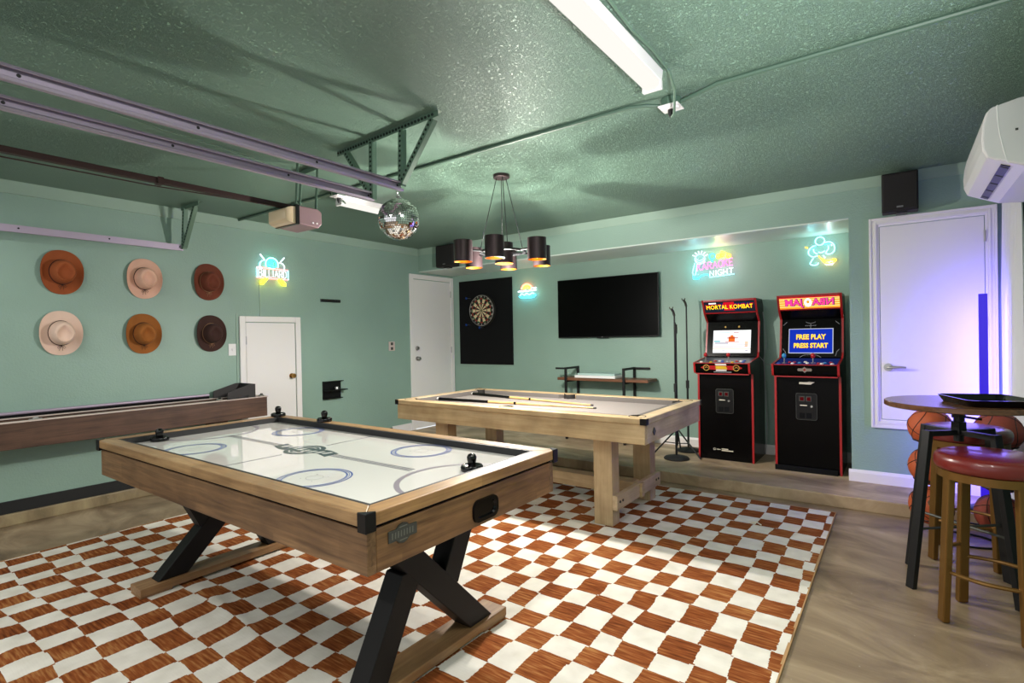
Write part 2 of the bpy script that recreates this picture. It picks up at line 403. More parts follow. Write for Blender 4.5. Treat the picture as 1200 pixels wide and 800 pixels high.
emis('neon_white', 'E4F8FF', 1.6); emis('neon_cyan', '30D8FF', 5); emis('neon_green', '2CE8A4', 5); emis('neon_yellow', 'F2EC28', 5); emis('neon_red', 'FF5A5A', 6); emis('neon_pink', 'FF7ACB', 1.6); emis('neon_orange', 'FFB428', 5); emis('neon_ice', '8CF0FF', 2.6); emis('neon_coral', 'FF6A50', 6)
emis('tube_glow', 'FFFAF2', .64); emis('bulb_glow', 'FFB347', 22); emis('led_violet', '4A3CFF', 1)
m_, nt_, b_ = nodes_of('acrylic'); tr_ = nt_.nodes.new('ShaderNodeBsdfTransparent'); gl_ = nt_.nodes.new('ShaderNodeBsdfGlossy'); gl_.inputs['Roughness'].default_value = .05
mx_ = nt_.nodes.new('ShaderNodeMixShader'); mx_.inputs[0].default_value = .05; nt_.links.new(tr_.outputs[0], mx_.inputs[1]); nt_.links.new(gl_.outputs[0], mx_.inputs[2])
nt_.nodes.remove(b_); nt_.links.new(mx_.outputs[0], nt_.nodes['Material Output'].inputs[0])
mat('soffit_pale', 'C9D6CF', .4)  # paler than the wall green
mat('shade_bronze', '3A2E30', .38, .6); mat('shade_gold', 'A86A18', .5, .5)
mat('mirror', 'E4E0DE', .06, 1.0)
mat('lens_cream', 'D9C3A2', .3, alpha=1); mat('opener_mauve', '8A6F74', .4, .3); mat('opener_rail', '35211F', .5, .4)
mat('tv_screen', '010101', .3, spec=.08); mat('speaker_black', '120D10', .7); mat('logo_grey', '77777A', .4, .5)
mat('dart_cream', 'D8C49C', .8); mat('dart_black', '17140F', .8); mat('dart_red', 'A42A22', .8); mat('dart_green', '1F6A44', .8)
mat('fabric_curtain', 'E2E2E8', .85)
mat('paper_white', 'E8EAEA', .6); mat('paper_teal', 'A9C4C0', .5)
mat('beige_plate', 'C9B9B2', .45)
mat('lamp_housing', '1A1A30', .4, .2); mat('lamp_column', '16145A', .3, 0, '3A20E0', .55)
mat('clear_plastic', 'D8D8DC', .2)

# ------------------------------------------------------------------ setting
XL, XR, YF, YB, ZC, PZ, YP = -5.29, .64, 5.13, 5.806, 2.535, .093, 4.606
Y0 = -2.6
struct(MB().box(XL-.2, XR+.2, Y0, YB+.2, -.1, 0).build('floor', 'concrete', own=False), 'stained concrete garage floor')
struct(MB().box(XL, XR, YP, YB+.1, 0, PZ).build('floor_step', 'concrete_step_lit', own=False, bevel=.006), 'raised concrete step along the back of the room')
struct(MB().box(XL-.2, XR+.2, Y0, YB+.2, ZC, ZC+.1).build('ceiling', 'ceiling_green', own=False), 'green textured ceiling')
wl = MB().box(XL-.15, XL, Y0, YB+.15, .18, ZC)
struct(wl.build('wall_left', 'wall_green', own=False), 'green left wall with the hats')
struct(MB().box(XL-.15, XL+.012, Y0, YP-.001, .09, .18).build('baseboard_left', 'black_baseboard', own=False), 'black strip at the foot of the left wall')
struct(MB().box(XL-.15, XL+.03, Y0, YP-.001, 0, .09).build('trim_1', 'concrete_edge', own=False, bevel=.008), 'concrete curb under the left wall')
struct(MB().box(XL-.15, XL+.014, YP, 4.935, PZ, .195).build('baseboard_left_step', 'white_paint', own=False, bevel=.003), 'white baseboard on the step beside the door')
struct(MB().box(XL-.02, XL+.016, Y0, YF-.02, 2.44, ZC).build('trim_2', 'trim_green', own=False), 'green board along the top of the left wall')
struct(MB().box(XL-.15, XR+.15, YB, YB+.15, 0, ZC).build('wall_back', 'wall_green', own=False), 'green back wall of the recess')
wf = MB().box(-.325, XR+.15, YF, YB, 0, ZC)
struct(wf.build('wall_back_right', 'wall_green', own=False), 'green wall around the right door')
struct(MB().box(XL, -.325, YF, YB, 2.232, ZC).build('wall_header', 'wall_green', own=False), 'green header over the recess')
struct(MB().box(XL, -.325, YF+.002, YB, 2.22, 2.232).build('trim_4', 'soffit_pale', own=False), 'glossy pale board on the underside of the header')
struct(MB().box(XL, XR, YF-.008, YF, 2.45, ZC).build('trim_3', 'trim_green', own=False), 'thin green board along the top of the header')
struct(MB().box(XR, XR+.15, Y0, YB+.15, 0, ZC).build('wall_right', 'wall_green', own=False), 'green right wall')
bb = MB().prism([(YB, PZ), (YB-.016, PZ), (YB-.016, .17), (YB-.008, .19), (YB, .19)], XL+.02, -.33, 'x')
struct(bb.build('baseboard_back', 'white_paint', own=False), 'white baseboard in the recess')
bb = MB().prism([(YF, PZ), (YF-.018, PZ), (YF-.018, .165), (YF-.010, .188), (YF, .188)], -.345, XR, 'x')
struct(bb.build('baseboard_right', 'white_paint', own=False), 'white baseboard under the right door')

def panel_door(name, label, kind):
    r = bpy.data.objects.new(name, None); COL.objects.link(r); tag(r, label, None, None, 'structure'); return r
# small door on the left wall
d = panel_door('door_1', 'small white door low on the left wall', 0); d.location = (XL, 3.0, .18)
def casing_x(y0, y1, z0, z1, w_, parent, x=XL, t=.022):
    m = MB().box(x, x+t, y0, y0+w_, z0, z1).box(x, x+t, y1-w_, y1, z0, z1).box(x, x+t, y0+w_, y1-w_, z1-w_, z1)
    return m.build('frame', 'white_paint', parent, bevel=.004)
casing_x(2.668, 3.331, .18, 1.573, .058, d)
MB().box(XL, XL+.010, 2.733, 3.266, .185, 1.508).build('leaf', 'white_paint', d, bevel=.003)
MB().cyl((XL+.01, 3.216, .945), (XL+.02, 3.216, .945), .026).lathe([(0.0,.075),(.018,.074),(.026,.062),(.026,.052),(.014,.038),(.010,.02)], (XL, 3.216, .945), 'x', 20).build('knob', 'brass', d, smooth=True)
for z in (1.33, .42):
    MB().cyl((XL+.018, 2.729, z-.04), (XL+.018, 2.729, z+.04), .007, n=10).build('hinge', 'steel', d)
# tall door at the end of the left wall
d = panel_door('door_2', 'tall white door in the corner of the left wall', 0); d.location = (XL, 5.37, PZ)
casing_x(4.945, 5.80, PZ, 2.19, .062, d)
MB().box(XL, XL+.012, 5.01, 5.735, PZ+.012, 2.12).build('leaf', 'white_paint', d, bevel=.003)
for z, nm in ((1.189, 'deadbolt'), (1.05, 'knob')):
    k = MB().cyl((XL+.012, 5.06, z), (XL+.022, 5.06, z), .03)
    if nm == 'knob': k.lathe([(0,.075),(.02,.072),(.027,.06),(.024,.046),(.011,.034),(.011,.02)], (XL, 5.06, z), 'x', 20)
    else: k.cyl((XL+.022, 5.06, z), (XL+.04, 5.06, z), .022)
    k.build(nm, 'steel', d, smooth=True)
for z in (1.95, 1.15, .35):
    MB().cyl((XL+.02, 5.738, z-.045), (XL+.02, 5.738, z+.045), .007, n=10).build('hinge', 'steel', d)
# right door
d = panel_door('door_3', 'white door set high in the wall behind the bar table', 0); d.location = (.19, YF, .54)
fr = MB()
def frame_y(x0, x1, z0, z1, a, b, t0, t1):
    fr.box(x0+a, x0+b, YF-t0, YF, z0+a, z1-a).box(x1-b, x1-a, YF-t0, YF, z0+a, z1-a)
    fr.box(x0+b, x1-b, YF-t0, YF, z1-b, z1-a).box(x0+b, x1-b, YF-t0, YF, z0+a, z0+b)
for a, b, t in ((0, .016, .026), (.016, .034, .018), (.034, .05, .024), (.05, .066, .012)): frame_y(-.188, .573, .542, 2.197, a, b, t, t)
fr.build('frame', 'white_paint', d, bevel=.002)
MB().box(-.118, .503, YF-.01, YF, .612, 2.127).build('leaf', 'white_paint', d, bevel=.002)
h = MB().cyl((-.072, YF-.01, 1.022), (-.072, YF-.024, 1.022), .03).tube([(-.072, YF-.02, 1.022), (-.072, YF-.06, 1.022), (-.055, YF-.066, 1.024), (.0, YF-.064, 1.026), (.04, YF-.06, 1.024)], [.011, .011, .011, .009, .007], 10)
h.build('handle', 'steel', d, smooth=True)
for z in (1.98, 1.36, .76):
    MB().cyl((.506, YF-.016, z-.04), (.506, YF-.016, z+.04), .007, n=10).build('hinge', 'steel', d)
# ------------------------------------------------------------------ rug
def rug():
    x0, x1, y0, y1, t = -4.42, -.385, -.9, 4.44, .011
    nx, ny = 150, 200
    def hgt(x, y):
        z = t
        for cx, cy, lx, ly, a, sl in ((-1.0, 2.50, .55, .035, .020, .05), (-1.55, 2.62, .35, .03, .012, .0), (-2.65, 1.25, .35, .03, .016, -.1), (-2.35, 1.95, .45, .035, .018, .15), (-2.2, .72, .5, .04, .012, .1), (-1.1, 3.2, .5, .04, .008, -.1), (-3.3, .55, .5, .05, .01, .05)):
            yy = y-cy-sl*(x-cx)
            z += a*math.exp(-((x-cx)/lx)**2-(yy/ly)**2)
        return z + .0015*mnoise.noise(Vector((x*3, y*3, 0)))
    b = MB().use('rug_checks'); bm = b.bm
    V = [[bm.verts.new((x0+(x1-x0)*i/nx, y0+(y1-y0)*j/ny, 0)) for j in range(ny+1)] for i in range(nx+1)]
    for row in V:
        for v in row: v.co.z = hgt(v.co.x, v.co.y)
    for i in range(nx):
        for j in range(ny): b.face([V[i][j], V[i+1][j], V[i+1][j+1], V[i][j+1]])
    root = thing('checkered_rug', 'large rust and cream checkered rug on the concrete floor', 'rug', ((x0+x1)/2, (y0+y1)/2, 0))
    b.build('pile', None, root, smooth=True)
    e = MB()
    for pts in ([V_(x0, y0), V_(x1, y0)],): pass
def V_(x, y): return (x, y, 0)
rug()
rg = bpy.data.objects['checkered_rug']
e = MB()
for a, b in (((-4.42, -.9), (-.385, -.9)), ((-.385, -.9), (-.385, 4.44)), ((-.385, 4.44), (-4.42, 4.44)), ((-4.42, 4.44), (-4.42, -.9))):
    e.bar((a[0], a[1], .0055), (b[0], b[1], .0055), .012, .011)
e.build('binding', 'rug_binding', rg)
MB().tube([(-.84, 3.86, .018), (-.80, 3.9, .019), (-.765, 3.86, .018)], .004, 6).build('loose_strip', 'cream_print', None)
tag(bpy.data.objects['loose_strip'], 'small bent cream strip lying on the rug by the pool table', 'strip')

# ------------------------------------------------------------------ air hockey table
HX0, HX1, HY0, HY1, HZ = -3.64, -1.31, 1.03, 2.14, .78
hk = thing('air_hockey_table', 'wooden air hockey table with white playfield and crossed black legs', 'game table', ((HX0+HX1)/2, 1.585, .012))
ap = .014
for a, n in (((HX0+ap, HX1-ap, HY0+ap, HY0+.05, .583, .723), 'oak_side'), ((HX0+ap, HX1-ap, HY1-.05, HY1-ap, .583, .723), 'oak_side'),
             ((HX0+ap, HX0+.05, HY0+.05, HY1-.05, .583, .723), 'oak_end'), ((HX1-.05, HX1-ap, HY0+.05, HY1-.05, .583, .723), 'oak_end')):
    MB().box(*a).build('apron', n, hk, bevel=.003)
MB().box(HX0+.05, HX1-.05, HY0+.05, HY1-.05, .583, .60).build('underside', 'black_matte', hk)
MB().box(HX0+.022, HX1-.022, HY0+.022, HY1-.022, .70, .738).build('shadow_gap', 'black_matte', hk)
RW = .075
MB().prism([(HX0, HY0), (HX1, HY0), (HX1-RW, HY0+RW), (HX0+RW, HY0+RW)], .737, HZ, 'z').build('top_rail', 'oak_rail_x', hk, bevel=.004)
MB().prism([(HX0, HY1), (HX1, HY1), (HX1-RW, HY1-RW), (HX0+RW, HY1-RW)], .737, HZ, 'z').build('top_rail', 'oak_rail_x', hk, bevel=.004)
MB().prism([(HX1, HY0), (HX1, HY1), (HX1-RW, HY1-RW), (HX1-RW, HY0+RW)], .737, HZ, 'z').build('top_rail', 'oak_rail_y', hk, bevel=.004)
MB().prism([(HX0, HY0), (HX0, HY1), (HX0+RW, HY1-RW), (HX0+RW, HY0+RW)], .737, HZ, 'z').build('top_rail', 'oak_rail_y', hk, bevel=.004)
ZS = .745; ib = .014
x0, x1, y0, y1 = HX0+RW, HX1-RW, HY0+RW, HY1-RW
for a in ((x0, x1, y0, y0+ib, ZS-.03, HZ-.002), (x0, x1, y1-ib, y1, ZS-.03, HZ-.002), (x0, x0+ib, y0+ib, y1-ib, ZS-.03, HZ-.002), (x1-ib, x1, y0+ib, y1-ib, ZS-.03, HZ-.002)):
    MB().box(*a).build('inner_bumper', 'black_rubber', hk)
pf = MB().box(x0+ib, x1-ib, y0+ib, y1-ib, ZS-.02, ZS).build('playfield', 'playfield', hk)
def flat_ring(b, c, r0, r1, z, n=48, a0=0, a1=360):
    vs = []
    for i in range(n+1):
        t = math.radians(a0+(a1-a0)*i/n)
        vs.append((b.bm.verts.new((c[0]+r0*math.cos(t), c[1]+r0*math.sin(t), z)), b.bm.verts.new((c[0]+r1*math.cos(t), c[1]+r1*math.sin(t), z))))
    for i in range(n): b.face([vs[i][0], vs[i][1], vs[i+1][1], vs[i+1][0]])
ZM = ZS+.0006
CX, CY = -2.51, 1.595
for sx in (-1, 1):
    for sy in (-1, 1):
        c = (CX+sx*.545, CY+sy*.305); b = MB()
        for r0, r1 in ((.126, .133), (.138, .141), (.146, .153)): flat_ring(b, c, r0, r1, ZM)
        b.build('face_off_circle', 'print_blue', pf)
        b = MB(); flat_ring(b, c, .034, .036, ZM, 24)
        for k in range(4):
            t = PI/4+k*PI/2; b.box(c[0]+.055*math.cos(t)-.004, c[0]+.055*math.cos(t)+.004, c[1]+.055*math.sin(t)-.001, c[1]+.055*math.sin(t)+.001, ZM-.0002, ZM)
        b.build('face_off_mark', 'print_grey', pf)
for s in (-1, 1):
    b = MB()
    for dy in (-.015, 0, .015): b.box(CX+s*.24, CX+s*.80, CY+dy-.0035, CY+dy+.0035, ZM-.0004, ZM)
    b.build('centre_line', 'print_grey', pf)
    b = MB().box(CX-.004, CX+.004, CY+s*.13, CY+s*.445, ZM-.0004, ZM); b.build('cross_line', 'print_grey', pf)
    cx = x1-ib if s > 0 else x0+ib
    b = MB(); flat_ring(b, (cx, CY), .262, .284, ZM, 40, 92 if s > 0 else -88, 268 if s > 0 else 88); b.build('goal_arc', 'print_lilac', pf)
# centre emblem: round seal behind a slanting banner
b = MB(); flat_ring(b, (CX, CY), .06, .105, ZM, 40); flat_ring(b, (CX, CY), .0, .05, ZM, 24)
b.build('centre_emblem', 'print_dark', pf)
b = MB().prism([(CX-.235, CY-.035), (CX-.14, CY-.06), (CX+.14, CY-.02), (CX+.235, CY-.045), (CX+.235, CY+.035), (CX+.14, CY+.06), (CX-.14, CY+.02), (CX-.235, CY+.045)], ZM-.0002, ZM+.0004, 'z')
b.build('emblem_banner', 'print_dark', pf)
b = MB()
for k in range(8):
    u_ = -.19+k*.05; v_ = .012*math.sin(k*1.1); b.prism([(CX+u_, CY+v_-.024), (CX+u_+.022, CY+v_-.024), (CX+u_+.032, CY+v_+.024), (CX+u_+.010, CY+v_+.024)], ZM+.0004, ZM+.0007, 'z')
flat_ring(b, (CX, CY), .074, .08, ZM+.0002, 40); b.build('emblem_marks', 'playfield', pf)
for cx, cy, sx, sy in ((HX1, HY0, -1, 1), (HX1, HY1, -1, -1), (HX0, HY0, 1, 1), (HX0, HY1, 1, -1)):
    o = .004; k = .038
    p = [(cx-sx*o, cy-sy*o), (cx+sx*k, cy-sy*o), (cx+sx*k, cy+sy*.0), (cx+sx*.0, cy+sy*k), (cx-sx*o, cy+sy*k)]
    MB().prism(p, .722, HZ+.004, 'z').build('corner_cap', 'black_plastic', hk, bevel=.009, seg=1)
# goal slot on the near end
def rrect(cx, cy, w_, h_, r, n=5):
    p = []
    for qx, qy, a in ((cx+w_/2-r, cy+h_/2-r, 0), (cx-w_/2+r, cy+h_/2-r, 90), (cx-w_/2+r, cy-h_/2+r, 180), (cx+w_/2-r, cy-h_/2+r, 270)):
        p += arc((qx, qy), r, a, a+90, n)
    return p
g = MB(); o_ = rrect(1.617, .642, .155, .088, .032); i_ = rrect(1.617, .642, .118, .056, .022); XG = HX1-ap
A = [g.bm.verts.new((XG, *p)) for p in o_]; B = [g.bm.verts.new((XG+.010, 1.617+(p[0]-1.617)*.97, .642+(p[1]-.642)*.96)) for p in o_]
Cc = [g.bm.verts.new((XG+.010, *p)) for p in i_]; D = [g.bm.verts.new((XG+.0015, 1.617+(p[0]-1.617)*.9, .642+(p[1]-.642)*.9)) for p in i_]
n = len(o_)
for q, w2 in ((A, B), (B, Cc), (Cc, D)):
    for i in range(n): g.face([q[i], q[(i+1) % n], w2[(i+1) % n], w2[i]])
g.face(D)
gs = g.build('puck_return', 'black_gloss', hk, smooth=True)
# pewter badge
def badge_outline(c, w_, h_):
    p = [(-.5, -.28), (-.22, -.28)] + [(.26*math.cos(t), -.1-.4*math.sin(t)) for t in [.5, 1.0, PI/2, PI-1.0, PI-.5]][::-1] + [(.22, -.28), (.5, -.28), (.5, .28), (.24, .28)]
    p += [(.26*math.cos(t), .1+.4*math.sin(t)) for t in [.5, 1.0, PI/2, PI-1.0, PI-.5]] + [(-.24, .28), (-.5, .28)]
    return [(c[0]+x*w_, c[1]+y*h_) for x, y in p]
bd = MB().prism(badge_outline((1.187, .679), .122, .066), XG, XG+.005, 'x').build('badge', 'pewter', hk, bevel=.001)
b = MB()
for k in range(8): b.prism([(1.137+k*.0125, .669), (1.1425+k*.0125, .669), (1.1435+k*.0125, .689), (1.138+k*.0125, .689)], XG+.005, XG+.0062, 'x')
b.box(XG+.005, XG+.006, 1.17, 1.204, .699, .702).box(XG+.005, XG+.006, 1.17, 1.204, .656, .659); b.build('badge_relief', 'pewter_light', bd)
# crossed legs
def cross_leg(xa, xb, flip, fx0, fx1):
    Y = (lambda y: 3.01-y) if flip else (lambda y: y)
    xm = (xa+xb)/2; wd = abs(xb-xa)
    z0 = .062
    def beam(y0_, z0_, y1_, z1_, hw, xo=0, wdt=wd):
        # parallelogram cut flat at both ends
        dy = hw*math.hypot(y1_-y0_, z1_-z0_)/(z1_-z0_)
        pts = [(Y(y0_-dy), z0_), (Y(y0_+dy), z0_), (Y(y1_+dy), z1_), (Y(y1_-dy), z1_)]
        MB().prism(pts, xm-wdt/2+xo, xm+wdt/2+xo, 'x').build('leg', 'leg_black', hk, bevel=.004)
    beam(1.80, z0, 1.292, .583, .052)
    beam(1.212, z0, 1.405, .43, .05, 0, wd*.96)
    beam(1.60, .29, 1.742, .583, .05, 0, wd*.96)
    MB().box(fx0, fx1, 1.05, 1.96, .024, z0).box(fx0+.004, fx1-.004, 1.05, 1.20, .0125, .024).box(fx0+.004, fx1-.004, 1.80, 1.96, .0125, .024).build('foot', 'foot_oak', hk, bevel=.003)
cross_leg(-1.60, -1.505, False, -1.625, -1.488)
cross_leg(-3.24, -3.15, True, -3.26, -3.125)
# strikers
def striker(x, y, z, label):
    r = thing('air_hockey_striker', label, 'striker', (x, y, z), 'black air hockey strikers')
    MB().lathe([(0,.003),(.046,.0),(.0485,.004),(.0485,.018),(.044,.024),(.036,.020),(.022,.016),(.0,.016)], (x, y, z), 'z', 32).build('base', 'black_gloss', r, smooth=True)
    MB().lathe([(.0175,.014),(.0165,.03),(.0205,.046),(.021,.058),(.016,.068),(.008,.0725),(0,.0735)], (x, y, z), 'z', 24).build('knob', 'black_gloss', r, smooth=True)
striker(-3.50, 1.29, ZS, 'black striker on the white playfield at the far goal beside the bare corner')
striker(-1.485, 1.73, ZS, 'black striker on the playfield behind the near end rail')
striker(-3.585, 2.075, HZ, 'black striker standing on the far corner of the hockey rail')
striker(-3.07, 2.098, HZ, 'black striker standing midway on the far long rail')

# ------------------------------------------------------------------ pool table
QX0, QX1, QY0, QY1, QZ = -3.545, -1.27, 3.13, 4.27, .79
pt = thing('pool_table', 'pale oak pool table with grey cloth and square legs', 'game table', ((QX0+QX1)/2, 3.7, .012))
for a, n in (((QX0+.012, QX1-.012, QY0+.012, QY0+.045, .625, .752), 'pale_x'), ((QX0+.012, QX1-.012, QY1-.045, QY1-.012, .625, .752), 'pale_x'),
             ((QX0+.012, QX0+.045, QY0+.045, QY1-.045, .625, .752), 'pale_y'), ((QX1-.045, QX1-.012, QY0+.045, QY1-.045, .625, .752), 'pale_y')):
    MB().box(*a).build('apron', n, pt, bevel=.003)
MB().box(QX0+.045, QX1-.045, QY0+.045, QY1-.045, .66, .70).build('underframe', 'pale_x', pt)
W = .095
def rail_(pts, n): MB().prism(pts, .752, QZ, 'z').build('top_rail', n, pt, bevel=.005)
rail_([(QX0, QY0), (QX1, QY0), (QX1-W, QY0+W), (QX0+W, QY0+W)], 'pale_x')
rail_([(QX0, QY1), (QX1, QY1), (QX1-W, QY1-W), (QX0+W, QY1-W)], 'pale_x')
rail_([(QX1, QY0), (QX1, QY1), (QX1-W, QY1-W), (QX1-W, QY0+W)], 'pale_y')
rail_([(QX0, QY0), (QX0, QY1), (QX0+W, QY1-W), (QX0+W, QY0+W)], 'pale_y')
ZF = .752
MB().box(QX0+W-.03, QX1-W+.03, QY0+W-.03, QY1-W+.03, .71, ZF).build('playing_surface', 'felt', pt)
cs = .042; mxm = (QX0+QX1)/2; g_ = .06
for ya, sg in ((QY0+W, 1), (QY1-W, -1)):
    for xa, xb in ((QX0+W+g_, mxm-g_), (mxm+g_, QX1-W-g_)):
        MB().prism([(xa, ya), (xb, ya), (xb-.03, ya+sg*cs), (xa+.03, ya+sg*cs)], ZF-.01, QZ-.004, 'z').build('cushion', 'cushion', pt, bevel=.004)
for xa, sg in ((QX0+W, 1), (QX1-W, -1)):
    MB().prism([(xa, QY0+W+g_), (xa, QY1-W-g_), (xa+sg*cs, QY1-W-g_-.03), (xa+sg*cs, QY0+W+g_+.03)], ZF-.01, QZ-.004, 'z').build('cushion', 'cushion', pt, bevel=.004)
for px_, py_ in ((QX0+W, QY0+W), (QX1-W, QY0+W), (QX0+W, QY1-W), (QX1-W, QY1-W), (mxm, QY0+W-.01), (mxm, QY1-W+.01)):
    MB().lathe([(0,.0),(.050,.0),(.050,QZ+.0005-ZF),(.056,QZ+.0015-ZF),(.057,QZ-.001-ZF),(.06,-.02),(0,-.02)], (px_, py_, ZF), 'z', 28).build('pocket', 'pocket', pt, smooth=True)
for cx, cy, sx, sy in ((QX1, QY0, -1, 1), (QX1, QY1, -1, -1), (QX0, QY0, 1, 1), (QX0, QY1, 1, -1)):
    MB().prism([(cx-sx*.003, cy-sy*.003), (cx+sx*.04, cy-sy*.003), (cx+sx*.0, cy+sy*.0), (cx-sx*.003, cy+sy*.04)], .75, QZ+.002, 'z').build('corner_cap', 'black_plastic', pt, bevel=.002)
XQ = QX1-.012
MB().prism([(3.262, .692), (3.287, .665), (3.312, .692), (3.287, .719)], XQ, XQ+.008, 'x').build('badge', 'pewter', pt, bevel=.003)
for x0_, x1_ in ((-1.725, -1.585), (-3.235, -3.095)):
    for y0_, y1_ in ((3.30, 3.412), (3.975, 4.087)):
        MB().box(x0_, x1_, y0_, y1_, .012, .66).build('leg', 'pale_z', pt, bevel=.004)
for xs in (-1.585, -3.27):
    st_ = MB().box(xs, xs+.035, 3.30, 4.10, .125, .225).build('end_stretcher', 'pale_y', pt, bevel=.003)
    xo = xs+.035 if xs > -2 else xs
    for y_ in (3.345, 3.39, 4.01, 4.055):
        MB().cyl((xs-.002, y_, .178), (xs+.039, y_, .178), .009, n=12).build('bolt', 'black_metal', st_)
MB().box(-3.235, -1.585, 3.65, 3.76, .135, .235).box(-1.55, -1.53, 3.68, 3.73, .125, .225).build('long_stretcher', 'pale_x', pt, bevel=.003)
def cue(name, a, b, label):
    a, b = Vector(a), Vector(b); d = (b-a)
    P = lambda t: a+d*t
    r = thing(name, label, 'pool cue', a, 'cues lying on the pool table')
    R = lambda t: .0145-.0085*t
    MB().tube([P(0), P(.012)], [.012, R(0)], 12).build('bumper', 'btn_white', r)
    MB().tube([P(.012), P(.36)], [R(.012), R(.36)], 12).build('butt', 'black_gloss', r, smooth=True)
    MB().tube([P(.36), P(.525)], [R(.36), R(.525)], 12).build('forearm', 'cue_wood', r, smooth=True)
    MB().tube([P(.525), P(.54)], [R(.525)+.0008, R(.54)+.0008], 12).build('joint', 'black_gloss', r)
    MB().tube([P(.54), P(.985)], [R(.54), R(.985)], 12).build('shaft', 'cue_wood', r, smooth=True)
    MB().tube([P(.985), P(1)], [R(.985), R(1)], 12).build('tip', 'ball_seam', r)
cue('pool_cue', (-3.40, 3.50, ZF+.0145), (-1.88, 3.66, ZF+.007), 'nearer pool cue lying on grey cloth, its tip reaching towards the end rail')
cue('pool_cue', (-3.40, 3.985, ZF+.0145), (-1.98, 3.80, ZF+.007), 'farther pool cue lying on grey cloth, its butt near the corner pocket')
MB().box(-2.63, -2.61, 3.29, 3.31, ZF, ZF+.02).build('chalk_cube', 'btn_blue', None, bevel=.003)
tag(bpy.data.objects['chalk_cube'], 'small chalk cube at the near cushion of the pool table', 'chalk')

# ------------------------------------------------------------------ shuffleboard table
sb = thing('shuffleboard_table', 'long walnut shuffleboard table along the left wall with black end hood', 'game table', (-4.98, 1.2, 0))
SX0, SX1, SY0, SY1, SZ = -5.275, -4.95, -.8, 2.755, .79
MB().box(SX1-.035, SX1, SY0, SY1, .600, SZ-.008).build('front_panel', 'walnut', sb, bevel=.003)
MB().box(SX0, SX0+.035, SY0, SY1, .600, SZ-.008).build('back_panel', 'walnut', sb, bevel=.003)
MB().box(SX0+.035, SX1-.035, SY1-.035, SY1, .600, SZ-.008).build('end_panel', 'walnut', sb, bevel=.003)
MB().box(SX1-.05, SX1+.006, SY0, SY1+.008, SZ-.008, SZ).box(SX0, SX0+.05, SY0, SY1+.008, SZ-.008, SZ).box(SX0+.05, SX1-.05, SY1-.05, SY1+.008, SZ-.008, SZ).build('rim', 'beige_plate', sb, bevel=.002)
MB().box(SX0+.035, SX1-.035, SY0, SY1-.035, .62, .64).build('gutter', 'black_matte', sb)
MB().box(SX0+.10, SX1-.10, SY0, SY1-.10, .64, .70).build('playing_board', 'board_wood', sb, bevel=.004)
MB().box(SX0+.0, SX0+.02, SY0, 2.36, SZ, SZ+.02).build('back_rail', 'black_matte', sb)
MB().cyl((SX0+.012, SY0, SZ+.031), (SX0+.012, 2.36, SZ+.031), .012, n=12).build('score_rail', 'galv_lilac_lit', sb, smooth=True)
hd = MB()
hd.prism([(2.39, SZ), (2.65, SZ), (2.65, .915), (2.60, .915), (2.39, .855)], SX1-.03, SX1-.015, 'x')
hd.prism([(2.39, SZ), (2.65, SZ), (2.65, .915), (2.60, .915), (2.39, .855)], SX0+.025, SX0+.04, 'x')
hd.box(SX0+.04, SX1-.03, 2.635, 2.65, SZ, .915)
hd.build('end_hood', 'hood_black', sb, bevel=.002)
for yy in (.3, 2.35):
    MB().box(SX0+.08, SX1-.06, yy-.06, yy+.06, 0, .62).build('leg', 'walnut', sb, bevel=.004)
MB().box(SX1-.045, SX1-.02, 1.02, 1.09, SZ, SZ+.006).cyl((SX1-.032, 1.04, SZ+.006), (SX1-.032, 1.07, SZ+.014), .008, n=10).build('rim_clip', 'steel', sb)
def puck(x, y, z, label):
    r = thing('shuffle_puck', label, 'puck', (x, y, z), 'shuffleboard pucks')
    MB().lathe([(0,0),(.024,0),(.027,.004),(.027,.01),(.02,.016),(0,.016)], (x, y, z), 'z', 20).build('weight', 'steel', r, smooth=True)
    MB().lathe([(.016,.016),(.012,.022),(.012,.027),(0,.029)], (x, y, z), 'z', 16).build('cap', 'black_gloss', r, smooth=True)
puck(SX1-.022, 2.32, SZ, 'small black capped puck on the shuffleboard rim before the hood')
puck(SX1-.022, 2.71, SZ, 'small puck on the shuffleboard rim beyond the hood')
MB().cyl((SX1-.004, 2.40, SZ+.008), (SX1-.004, 2.56, SZ+.008), .006, n=10).ball((SX1-.004, 2.57, SZ+.011), .011, 12, 8).build('black_rod', 'black_metal', None)
tag(bpy.data.objects['black_rod'], 'short black rod lying on the shuffleboard rim under the hood', 'rod')

